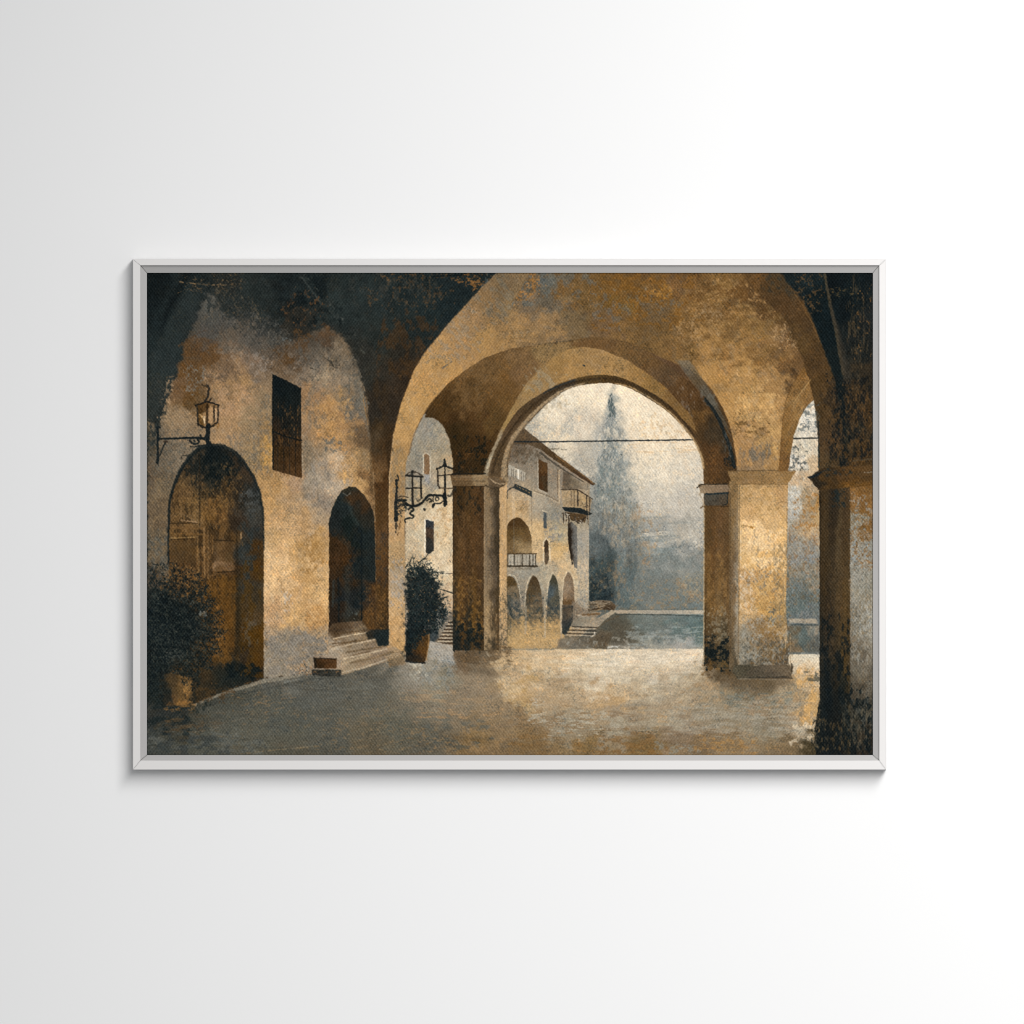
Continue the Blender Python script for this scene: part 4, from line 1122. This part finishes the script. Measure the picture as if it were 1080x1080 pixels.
D(EL(264, 575, 12, 36), "2b3232", .7, .45, 4, 6, 7)
D(EL(258, 590, 8, 20), "3d4340", .6, .36, 3, 5, 6)
K("210.6,480 210.8,550 209,600", 1.2, "2d2416", .7, .4)
K("208.6,500 208.6,552", .8, "7d6238", .5, .3)
K("179,552 208,551.6", 1.3, "3a2a14", .75, .35)
K("191,548.4 208,551", 1.1, "a5845a", .7, .35)
K("191,536 191,549", 1.2, "8a6a3c", .6, .4)
K("190,541 207,550 192,549.6", 1.4, "8f7146", .4, .5)
K("179,556 214,557.6", 2.4, "735228", .65, .5)
K("179,563 216,563.6", 2.2, "785729", .6, .5)
K("180,567.6 209,566.4", 1.2, "93733f", .7, .4)
K("180,569 208,568.6", 1.0, "3a2812", .7, .3)
R("181,570 206.6,570 206.6,594 180,594", "194,578,543d1e 190,590,4e3a1e 202,585,553d1c", soft=.6, warp=.3, sx=3, sy=4, a=.8)
K("208.4,568 209.4,604", 1.6, "8a6836", .6, .4)
K("211.4,568 212,606", 1.2, "3b2a14", .6, .4)
K("215.4,556 215,580 216,608", (2.4, 1.6), "8c693a", .7, .5)
K("219.4,560 219.6,610", 1.8, "7f5f34", .6, .5)
K("222.6,566 223,612", 1.0, "3f2d16", .6, .4)
K("226,569.6 246.6,570.6", 1.2, "2a1f10", .85, .35)
R("226,571.6 246,572 246,600 226,600", "230,578,604522 240,580,523a1c 234,590,6d5230 243,592,58411f", soft=2, warp=1, sx=4, sy=3, a=.7)
R("224.6,596 227,592 244,593 247.6,598 247,602 224.6,602", "229,595,94734a 234,594,866640 243,597,6d5130 236,600,5e4422", soft=1.4, warp=.4, sx=4, sy=2, a=.85)
K("228,603.6 248,602.6", 1.2, "251c0f", .8, .35)
K("249.6,560 250.4,640 249,690", (2, 4), "241f14", .6, .8, 1.4)
D(EL(226, 556, 7, 5), "1d1f1a", .8, .4, 1.8, 1.8, 3)
K("254.6,562 254.2,568", 1.5, "a88450", .85, .3)
K("256,572 256,576", 1, "8a6a38", .6, .3)
D(RC(252, 590, 278, 716), "503509", .6, .40, 5, 8, 8)
D(RC(228, 610, 252, 700), "6c4716", .6, .42, 4, 7, 8)
D(EL(262, 665, 10, 20), "554e3e", .6, .36, 3, 5, 7)
D(RC(238, 700, 277, 718), "10191b", .85, .5, 5, 3, 5)
K("253,600 252,660 250,705", (3, 5), "2a2517", .6, 1, 2)
K("177.8,592 177.4,572 178.6,530 183,513 190,497 200,481.6 211,472.6 221,468.6", (1.6, 4.2), "131c20", .88, .5, .8)
K("221,469 236,470.6 249,478 258,488 267,502 274,519 277.4,540 278.4,580", (4, 1.2), "141c1f", .85, .5, .8)
K("278.8,560 279,640 278.8,714", .9, "d0ac70", .5, .4, brk=.8)
K("178,588 177.4,594", 1.8, "1a2326", .8, .5)
K("181,597 186,592 194,588", 1, "9a7a48", .5, .6, brk=.5)

# ---- inner doorway and its steps
R("346.8,676 346.8,552 349,540 353.7,527 361,517 368.4,513 376,514 383,521 390,531 394,541 395.4,556 396,600 397,676",
  "358,530,1d2628 370,520,2f2c20 368,535,1d2628 378,530,3f2c16 355,550,1b2122 370,550,16201f 385,545,2a281f 352,570,35240f 362,575,3a2610 372,570,18211f 388,570,1d2526 352,600,3b2711 365,595,40290f 378,600,1c2322 390,600,1d2526 352,630,30220f "
  "362,630,1b2023 370,640,2c2e2a 380,630,151f24 388,630,46311a 355,650,2a2014 372,655,2d281c 390,650,52391a 394,620,4a3014",
  soft=.6, warp=.35, sx=2.4, sy=8, tex=(.09, .14, .1), warm=.35, cool=.2)
D(EL(362, 590, 12, 26), "50351a", .5, .36, 3, 4, 7)
D(EL(376, 580, 8, 30), "101a20", .65, .45, 3, 6, 6)
K("362,520 366,522.6 369,520.4", (1.0, 1.4), "8f8c80", .4, .5)
K("368,530 372,545 377,552", (3, 4), "3a4340", .45, .8, 1.8)
K("357,610 357.4,655", 2, "10181b", .65, .6)
K("366,600 366,655", 5, "33352f", .45, .9, 1.4)
K("381.6,560 381.6,600 381.4,660", 1.4, "0f181c", .8, .4)
K("352,612 351,640", 2, "373e3c", .6, .8)
D(EL(375, 650, 5, 6), "6a7a78", .6, .2, 1.6, 3, 4)
D(RC(383, 615, 410, 680), "7b5422", .6, .28, 2, 3, 6)
K("348,545 352,531 359,518 368,512.4 377,513 385,521 391.6,532", 1.0, "b59a6c", .5, .5, brk=.7)
K("347,560 347,620 347.4,668", .9, "d6b47a", .55, .4, brk=.8)
R("346.4,664 350,658 366,655.6 382,655 388,664 398,672 412,680 428,689 428,691.6 361,712 352,706 330,706 330,692 346,690", "350,664,47351f 360,660,4e3c26 375,658,62523c 384,660,4a3c28 366,663,6a563a 355,672,7f6a4a 375,670,86704c 352,684,9c8c72 370,681,8d7c5f 390,677,86714f 345,695,9a856a 360,695,9f8a68 380,690,8a7658 400,683,8a765a 412,688,9d8560 370,703,93805f 400,692,8a7558 420,689,a3895e",
  soft=.8, warp=.35, sx=9, sy=2.2, rot=-.17, tex=(.05, .08, .07), warm=.25, cool=.25)
for p_, c_, w_ in (("352,673.8 360,672 372,669.4 386,667.4", "c9b690", 1.4), ("351,678.6 364,678 376,675.6", "5c4628", 1.6), ("350,669.6 364,667.4 384,664.6", "594428", 1.4), ("351,684.6 366,680.4 384,677 397,674", "c2ad88", 1.6),
                  ("351,682 366,677.6 386,675", "66502f", 1.4), ("366,688 384,685 408,681", "6a5637", 1.8), ("362,695 384,690 408,684.4", "bca985", 1.8), ("370,699 395,694 412,688", "76613f", 2.0),
                  ("362,709 384,704 410,695 428,690.6", "b3a488", 1.5), ("362,700 372,696 390,691", "a8946e", 2.4), ("372,691 390,687", "6e5839", 1.6)):
    K(p_, w_, c_, .75, .4, .7)
R("386,668 392,664 410,664 410,681 399,681 396,674 388,674", "398,670,1b2426 404,676,1a2426 390,670,2c2a22", soft=1, warp=.8, sx=2.4, sy=2.4)
K("410,682 428,682", 3, "ba9358", .5, .8, 1.2)
K("410,688 418,688 428,687", 1.2, "6b5638", .5, .5)
R("409,694 427,690.5 428,700 410,704", "77603a", soft=1.5, warp=.8, a=.7)
# box on the floor by the steps
R("331,694.4 355.2,694.8 354.8,705.4 331.6,704.6", "335,700,35240f 345,699,4c3014 352,700,55381a", soft=.5, warp=.3, sx=6, sy=1.6, tex=(.06, .12, .08))
K("331,694 355,695", 1.2, "211a10", .8, .35)
K("332,695 333,704", 2.4, "1f1c14", .7, .5)
R("328.6,706.4 346,706 360,706.6 359.4,713.6 344,713.4 330,712", "335,709,35322a 345,709,272a26 356,709,36352e", soft=.6, warp=.5, sx=2.4, sy=2, tex=(.1, .18, .12))
K("336,705.8 352,706.4", 1, "7d8078", .6, .4, brk=.7)
LEAVES("330,706.5 358,707 357,712.5 332,711.5", "8a5f2c 5c5238 12181a", 24, (1, 2.6), (.6, 1.2), 12, .7)
LEAVES("314,704 330,702 332,711 315,713", "2a3236 6a4a28 9a7040 b99a68", 34, (1, 3), (.6, 1.3), 13, .8)
K("321,700 323,704", 1.4, "223038", .8, .4)
# kerb
K("205,743.6 232,732.6 262,723 279,717.8", (2.2, 4.2), "857c68", .8, .3, .9)
K("279,718 300,715.6 318,711.6", (4, 2.4), "857c68", .7, .6, .9)
K("300,720 316,716", 1.6, "72756e", .6, .5)
K("208,740 236,729 262,720 278,715", 1.3, "6b4c24", .6, .5, brk=.7)
K("215,746 250,734 290,724 330,716 362,714", 1.4, "3c3e38", .5, .7, 1)

# ---- plants
R("420,0 420,1 421,0", "000000")
BUSH = "155,596 162,602 166,614 172,604 176,616 184,598 188,614 196,606 200,620 210,604 210,622 220,616 216,634 226,632 222,646 236,644 228,660 240,666 230,674 234,690 222,692 224,708 212,704 210,724 200,712 190,716 172,716 155,730"
G("155,628 175,622 196,634 210,648 212,670 204,694 188,700 155,712", "10191e", .92, 10, 6, 6)
LEAVES(BUSH, "10181b 141d20 1b2527 0d1417 232c2b 2a302c", 2600, (1.2, 3.4), (.8, 1.6), 21, .85, None, .2)
LEAVES("158,594 182,592 214,606 236,646 238,676 224,700 206,700 220,650 200,625 160,620", "10191c 182124 1f2726", 520, (1.2, 2.8), (.7, 1.4), 22, .9)
LEAVES("160,600 200,605 230,650 232,690 214,700 224,650 190,618 160,612", "7a5626 6a4a22 8a6434", 170, (1.2, 3), (.6, 1.2), 23, .75)
LEAVES("157,625 205,625 220,660 210,700 160,700", "4a4e46 5b5a4a 6d6650 39413f 2c3433", 480, (1.2, 3.6), (.5, 1.0), 24, .7)
LEAVES("176,592 214,598 220,612 182,606", "96703a 7d5a2c 1c2527", 60, (1.2, 3), (.6, 1.3), 25, .8)
D(EL(230, 668, 8, 30), "94642a", .7, .34, 2.2, 3, 5)
D(EL(190, 640, 26, 30), "0c1316", .7, .34, 4, 4, 10)
D(BUSH, "0f181b", .9, .4, 2.4, 2.4, 7)
D(BUSH, "3f443c", .6, .2, 2.0, 2.0, 7)
D(EL(200, 618, 36, 16), "8a5f28", .7, .2, 2.0, 2.0, 8)
D(EL(214, 647, 4, 3), "7f8078", .8, .5, 2, 2, 2)
D(EL(182, 690, 12, 6), "5c5c50", .6, .36, 1.8, 1.8, 5)
R("168,714 176,710 190,712 203,716 202,744 174,745 168,740", "172,730,1b201e 180,725,4a3a20 190,728,5a4422 198,726,6e5128 182,738,5a4222 192,740,7f5a28 174,742,23241f", soft=1.6, warp=.8, sx=3, sy=3, tex=(.08, .14, .1), warm=.35)
LEAVES("188,708 204,706 212,720 204,732 192,720", "10181b 1c2423 2a2a20", 90, (1.5, 4), (.8, 1.7), 26, .9)
LEAVES("156,700 172,700 172,745 156,745", "10181b 1a2325 262c29", 200, (2, 5), (1, 2.2), 27, .85)
D(EL(199, 728, 7, 8), "a97c3a", .5, .4, 2.2, 2.6, 4)
D(EL(202, 738, 8, 8), "10181a", .75, .42, 2.6, 2.6, 4)
D(RC(206, 722, 246, 740), "4f3a1c", .6, .45, 4, 3, 6)
D(RC(174, 742, 206, 750), "8a622a", .6, .4, 5, 2, 3)
D(RC(200, 735, 220, 752), "18211f", .75, .45, 2.6, 4, 5)
# bush in the pot behind the jamb
R("428,664 453.4,664 452.6,680 449,696 447.6,699.4 436,698.4 428,696.6", "431,675,141b1c 440,690,4a3114 446,670,5c3e1a 449,685,5a3c16 432,694,24211a 440,676,2b2416", soft=.6, warp=.35, sx=2, sy=4, tex=(.08, .13, .1), warm=.3)
K("452.4,668 451.6,682 449.4,696", 1.3, "a07a44", .7, .4)
K("428,697 436,699 448,699.4", 1.6, "14181a", .8, .4)
BUSH2 = "428,604 432,594 438,600 444,592 450,598 458,599 463,606 458,614 462,626 468,634 474,646 468,656 462,668 452,668 446,672 436,690 428,694"
G("429,610 440,600 455,606 461,617 463,630 470,644 466,655 457,663 444,667 429,688", "131b1f", .88, 4, 6, 4)
LEAVES(BUSH2, "10191d 152024 1b282c 0e1518 24302f", 1500, (1.6, 4), (.7, 1.5), 31, .88, None, .15)
LEAVES("428,590 436,586 452,590 470,602 466,616 474,636 476,650 466,664 460,640 448,604 430,604", "131c20 1d292c 2a3434", 210, (1.4, 4), (.5, 1.1), 32, .85)
LEAVES("430,600 460,602 470,650 450,664 430,650", "7d5c2e a07a44 59513c 4b5452", 130, (1, 2.6), (.5, 1.0), 33, .75)
LEAVES("452,600 464,602 464,612 456,610", "e2d8c4 c9b48c", 12, (1, 2.4), (.7, 1.2), 34, .7)
LEAVES("462,640 474,640 470,664 460,662", "8f8a80 b0a58e 2a3133 585a55", 60, (1, 2.8), (.6, 1.1), 35, .75)
for p_ in ("441,594 447,589.6 451,585 453.6,580", "432,596 434,588", "446,608 456,603 462,604", "460,620 469,623 478,626", "437,598 436,588", "440,600 444,594 448,596", "428,598 432,592", "462,634 470,630 472,634"):
    K(p_, (1.3, .7), "1a2426", .8, .3, curve=True)

# ---- ironwork: lanterns and brackets
R("208.6,425.6 219,423.4 230.6,427.4 229.6,446 226,450 212,449 208.4,443", "212,432,4f3614 214,442,6b4c20 223,435,a07a48 228,438,97784e 217,430,4a3214", soft=.6, warp=.4, sx=1.8, sy=3, tex=(.08, .18, .1))
K("206.4,427.4 214,425 218,423.6 224,425 230.6,427.6", (1.92, 1.56), "171613", .92, .35)
K("208,428 208.4,437 209,449", 1.69, "20201b", .85, .5)
K("218.6,427 218.4,449", 2.21, "2b2012", .8, .4)
K("225.6,428 225.6,444", 1.56, "191713", .9, .3)
K("229.8,428 230.4,436 229.6,446", 1.56, "26211a", .85, .4)
K("209,447 214,450.6 222,450.4 228,446.6", (1.68, 2.4), "1c1a14", .85, .5)
K("210.4,437 212,438 215.6,443", 1.8, "c79f60", .7, .5)
K("215.4,440 215.6,446", 1.6, "e2c694", .85, .3)
K("222.6,430 222.4,445", 3.4, "b08a58", .7, .4)
K("227.6,431 228,443", 1.4, "c7a87a", .6, .4)
K("227,448 231,447 229,452", 1.4, "8a5f28", .7, .5)
K("216,423.6 219.4,418 219.8,413 220.6,409 218,406", (2.4, 1.2), "17191a", .85, .35, curve=True)
K("213,406 217.6,408 221,411", 1.5, "33291a", .7, .6)
K("221,423 222.4,420.6", 1.56, "1c1a16", .8, .3)
K("219.6,449 219.4,460 219,468", (4.8, 3.6), "12191c", .95, .4)
K("165.6,463 190,462.2 206,461.6 219,463", (1.92, 2.64), "131b1f", .95, .25)
K("166.4,450 166.6,465", (2.16, 2.4), "131b1f", .95, .35)
K("164.8,450.8 168.8,450.8", 1.56, "131b1f", .85, .3)
K("166.2,464 166.4,478 166.2,488", (1.92, 3.12), "141c20", .92, .35)
K("166.4,489 166.2,495", (1.08, 1.68), "1a2124", .75, .3, brk=.6)
K("168,481 171,474 174.6,466", (1.68, 1.32), "1b2122", .85, .3)
K("173.6,465.6 176,465.6", 2, "3a2a1a", .75, .4)
K("211,459 213,462 216,461 217.6,458.6", 1.69, "131b1f", .9, .3, curve=True)
K("200,464 203,467.6 206.6,468.4 209.8,466.2 208.6,464", 2.08, "131b1f", .9, .35, curve=True)
K("204.6,464.4 205.6,466", 2.08, "131b1f", .8, .3)
K("201,471 205,471.6 212,469.6", 1.43, "191f20", .8, .35, curve=True)
K("216,464 219,466.4 222,466", 1.69, "131b1f", .8, .3)
K("191.4,484 192.4,480.6 197,480.6 202,480", 1.3, "2a2a24", .7, .4, curve=True)
K("196,463.6 201,465.6", 1.3, "2a2620", .6, .4)
# double lantern on the jamb
K("428.4,501.6 429.6,501.4 437,502.4 446,503", (2.3, 1.8), "1a1a18", .92, .35)
K("428.6,501.2 433,497.6 440,498.6 445.6,502", 1.62, "3a3022", .75, .4, curve=True)
K("434.6,500 434.8,497", 2.7, "1c1c1a", .8, .3)
K("435,503 435,520 435.4,534", (1.7, 2.6), "1d1b17", .92, .25)
K("443.9,503 444,514 444.4,525", (1.7, 2.1), "1d1b17", .92, .25)
K("428,515.2 436,514.6 445,515", 1.49, "1d1b17", .9, .25)
K("427.6,503 427.8,530", 1.08, "6a5634", .5, .3)
K("439,525.4 440.4,528.6 443,526.8 445.4,525", 1.49, "4a4436", .8, .3, curve=True)
K("417.8,506 418.6,515 417.6,528 417.6,548", (2.1, 4.4), "171d1f", .92, .5)
K("419,501.6 420.4,504.6 419.4,507", 1.62, "191e1f", .85, .35)
K("418,525 424,523.4 430,524.4", 1.62, "33291c", .75, .5)
LEAVES("417,524 428,526 430,536 420,548 417,550", "12191c 1b2223 2c2b24", 70, (1.4, 4), (.8, 1.6), 41, .85)
K("420,527.6 428,527.6", 2.43, "141b1d", .9, .35)
K("428,531.4 434,533.6 440,533 446,529.4 450,524.4 453,522.4 460,522.4 466,523 469.6,525", (2.6, 2.6), "15191a", .95, .25, curve=True)
K("450.4,528 453,526 455,528 453.4,529.4", 1.76, "1b1b18", .85, .3, curve=True)
K("457,529 456.4,526 457.6,523.4", 1.49, "1b1b18", .8, .3)
K(EL(461, 526.2, 1.9, 1.9, 12) + [(462.9, 526.2)], 1.1, "1b1d1e", .9, .2)
K("456.4,532.6 459,530.8 464,531 468.4,527.6", 1.62, "1b1d1e", .9, .3, curve=True)
K("456.6,534.4 457.6,532.4", 2.43, "15191a", .9, .3)
K("447.4,537.2 447.8,537.6", 2.29, "15191a", .9, .2)
K("420,534.6 424,532.4 427,533", 1.76, "1b1e1e", .8, .4, curve=True)
K("431,536.6 434,535 436,537.6 433.4,540 433,542.4 436,544.6 434.6,546.4 430,546.6 427,548.8 427.6,551", (2.3, 2), "171b1b", .9, .35, curve=True)
D(EL(424, 541, 6, 7), "c09a64", .5, .4, 3, 3, 3)
K("418.4,548 417.8,556 417.4,562", (3.1, 1.3), "1d1c17", .7, .6, brk=.6)
K("422,549 420.6,560 418.6,566", (1.8, 1), "5a3c1c", .6, .5, brk=.6)
K("427,551 427,566", 1.22, "6a5a42", .6, .35)
K("461,494.6 468.4,491 477,494.4", (2.2, 2), "1c1e1c", .92, .35)
K("468.8,484.4 469,490.6", (1.3, 4.2), "15191a", .92, .35)
K("461.4,494 461.8,503 462,512 464,514.6", (1.4, 2), "2a231a", .88, .3)
K("469.2,493 469.4,510 469.2,533", (1.6, 2.9), "171a1a", .95, .25)
K("462,501.6 470,501 478,500.4", 1.35, "211d18", .85, .3)
K("463.6,514.4 470,515 478,515.2", 1.62, "4a3b26", .8, .35)
K("469,521 469.6,530", 4.05, "171a1a", .92, .4)
K("468,531.4 471,531.8", 1.89, "171a1a", .85, .3)
K("472.6,522.6 474.6,523.4 477,520.4", 1.76, "2a261e", .75, .4, curve=True)

# ---- finishing: rough print edges, canvas grain
_X, _Y = np.meshgrid(GX, GY)
_ox = vn(_X * F4(.55), _Y * F4(.55), 3) * F4(.3 * S)
_oy = vn(_X * F4(.55), _Y * F4(.55), 4) * F4(.3 * S)
_jj = np.clip(np.arange(NW, dtype=F4)[None, :] + _ox, 0, NW - 1.001)
_ii = np.clip(np.arange(NH, dtype=F4)[:, None] + _oy, 0, NH - 1.001)
_j0, _i0 = _jj.astype(np.int32), _ii.astype(np.int32)
_fx, _fy = (_jj - _j0)[..., None], (_ii - _i0)[..., None]
IMG = (IMG[_i0, _j0] * (1 - _fx) + IMG[_i0, _j0 + 1] * _fx) * (1 - _fy) + (IMG[_i0 + 1, _j0] * (1 - _fx) + IMG[_i0 + 1, _j0 + 1] * _fx) * _fy
_g = vn(_X * F4(1.05), _Y * F4(1.05), 8) * F4(.07)
IMG = IMG * (1 + _g)[..., None]
_w = sstep(.7, 1.6, fbm(_X, _Y, 2.6, 2.6, 3, 44))
_L = (IMG @ np.array([.3, .59, .11], F4))[..., None]
IMG = IMG + (_L * np.array([1.38, .97, .5], F4) - IMG) * (_w * F4(.07))[..., None]
_w = sstep(.8, 1.7, fbm(_X, _Y, 2.4, 2.4, 3, 47))
IMG = IMG + (_L * np.array([.88, 1.0, 1.1], F4) - IMG) * (_w * F4(.08))[..., None]
_L = (IMG @ np.array([.3, .59, .11], F4))[..., None]
IMG = _L + (IMG - _L) * F4(.87)
_s = (IMG[..., 0] - IMG[..., 2]) / np.maximum(IMG.max(-1), 1e-3)          # warmth
IMG = IMG * (1 + sstep(.12, .4, _s)[..., None] * np.array([.005, -.008, .035], F4))
IMG = IMG * (1 + sstep(.06, -.2, _s)[..., None] * np.array([.0, .008, -.03], F4))
# grain of the scumbled paint: broken specks of cool shadow and warm light colour
_b = 1 - sstep(.6, .8, IMG @ np.array([.3, .59, .11], F4)) * F4(.75)
_a = _b * sstep(.15, .65, vn(_X * F4(.8), _Y * F4(.8), 12)) * sstep(-.2, 1.1, fbm(_X, _Y, 15, 15, 3, 13))
IMG = IMG * (1 + (_a * F4(.42))[..., None] * np.array([-.38, -.32, -.25], F4))
_a = sstep(.2, .7, vn(_X * F4(.75), _Y * F4(.75), 16)) * sstep(0, 1.2, fbm(_X, _Y, 13, 13, 3, 17))
IMG = IMG * (1 + (_a * F4(.3))[..., None] * np.array([.30, .18, .02], F4)) + (_a * F4(.3))[..., None] * np.array([.045, .028, .012], F4)
_L = (IMG @ np.array([.3, .59, .11], F4))[..., None]
IMG = IMG * (1 + sstep(.22, .5, _L) * F4(.045) + sstep(.6, .8, _L) * np.array([.025, .012, -.005], F4))
# canvas tooth: the print takes a little more or less ink from thread to thread
IMG = IMG + ((np.sin(_X * F4(6.2832 / 3.4)) * np.sin(_Y * F4(6.2832 / 4.6))) * F4(.03) + vn(_X * F4(1.0), _Y * F4(1.0), 23) * F4(.028))[..., None]
IMG = np.clip(IMG, 0.012, 1)

# ---------------------------------------------------------------- the stretched canvas carrying the picture
# pigment = colour seen in the photograph / light falling there (it grows from left to right)
LIGHT = (1.14 + 0.40 * (GX - 540.0) * 0.001)[None, :, None]
CW = 0.0204                       # canvas face, metres off the wall
lin = np.where(IMG <= 0.04045, IMG / 12.92, ((IMG + 0.055) / 1.055) ** 2.4) / LIGHT.astype(F4)
lin = np.clip(lin, 0, 0.95)
gx = (GX - 540.0) * 0.001 * (CAM_D - CW) / CAM_D
gz = HANG - (GY - 540.0) * 0.001 * (CAM_D - CW) / CAM_D - PZ
VX, VZ = np.meshgrid(gx, gz)
front = np.stack([VX, np.full_like(VX, -CW), VZ], -1).reshape(-1, 3)
idx = np.arange(NH * NW).reshape(NH, NW)
quads = np.stack([idx[:-1, :-1], idx[1:, :-1], idx[1:, 1:], idx[:-1, 1:]], -1).reshape(-1, 4)
# wrapped sides and back: the rim ring repeated at the back of the stretcher
rim = np.concatenate([idx[0, :-1], idx[:-1, -1], idx[-1, :0:-1], idx[:0:-1, 0]])
nb = len(front)
back = front[rim].copy()
back[:, 1] = -0.0025
ring = np.arange(len(rim))
nxt = (ring + 1) % len(rim)
sides = np.stack([rim[ring], rim[nxt], nb + nxt, nb + ring], -1)
verts = np.concatenate([front, back]).astype(np.float32)
faces = np.concatenate([quads, sides]).astype(np.int32)
me = bpy.data.meshes.new("painted_canvas")
me.vertices.add(len(verts))
me.vertices.foreach_set("co", verts.ravel())
me.loops.add(faces.size)
me.loops.foreach_set("vertex_index", faces.ravel())
me.polygons.add(len(faces))
me.polygons.foreach_set("loop_start", np.arange(0, faces.size, 4, dtype=np.int32))
me.update(calc_edges=True)
att = me.color_attributes.new("pigment", 'FLOAT_COLOR', 'POINT')
rgba = np.ones((len(verts), 4), np.float32)
rgba[:nb, :3] = lin.reshape(-1, 3)
rgba[nb:, :3] = lin.reshape(-1, 3)[rim]
att.data.foreach_set("color", rgba.ravel())

m_canvas, nt, b = material("printed_canvas", (.5, .5, .5), 0.8, 0.03)
N = nt.nodes.new
ca = N("ShaderNodeAttribute")
ca.attribute_name = "pigment"
tc = N("ShaderNodeTexCoord")
sep = N("ShaderNodeSeparateXYZ")
nt.links.new(tc.outputs["Object"], sep.inputs[0])


def mth(op, a, c=None):
    n = N("ShaderNodeMath")
    n.operation = op
    for i, v in enumerate((a, c)):
        if v is None:
            continue
        if isinstance(v, (int, float)):
            n.inputs[i].default_value = v
        else:
            nt.links.new(v, n.inputs[i])
    return n.outputs[0]


# plain weave: warp and weft threads passing over each other
kx = mth('MULTIPLY', sep.outputs[0], 2 * math.pi / 0.0034)
kz = mth('MULTIPLY', sep.outputs[2], -2 * math.pi / 0.0046)
weave = mth('MULTIPLY', mth('SINE', kx), mth('SINE', kz))
cloth = N("ShaderNodeTexNoise")
cloth.inputs["Scale"].default_value = 700
cloth.inputs["Detail"].default_value = 2
nt.links.new(tc.outputs["Object"], cloth.inputs["Vector"])
h = mth('ADD', weave, mth('MULTIPLY', cloth.outputs["Fac"], 1.2))
bump = N("ShaderNodeBump")
bump.inputs["Strength"].default_value = 0.22
bump.inputs["Distance"].default_value = 0.0006
nt.links.new(h, bump.inputs["Height"])
nt.links.new(bump.outputs["Normal"], b.inputs["Normal"])
# the ink sits a little denser on the crowns of the threads than between them
ink = mth('ADD', mth('MULTIPLY', weave, 0.05), 1.0)
mul = N("ShaderNodeVectorMath")
mul.operation = 'SCALE'
nt.links.new(ca.outputs["Color"], mul.inputs[0])
nt.links.new(ink, mul.inputs["Scale"])
nt.links.new(mul.outputs["Vector"], b.inputs["Base Color"])
me.materials.append(m_canvas)
canvas = bpy.data.objects.new("painted_canvas", me)
COL.objects.link(canvas)
canvas.parent = picture

# stretcher board behind the canvas, closing the frame's back
inner = grow(STEP, -3.0)
q0, q1 = rect_pts(inner, 0.0022), rect_pts(inner, 0.0005)
m_back, _, _ = material("backing_board_wood", (0.34, 0.26, 0.17), 0.8, 0.2)
mesh_obj("backing_board", q0 + q1, [(0, 1, 2, 3), (7, 6, 5, 4), (0, 4, 5, 1), (1, 5, 6, 2), (2, 6, 7, 3), (3, 7, 4, 0)],
         m_back, picture)
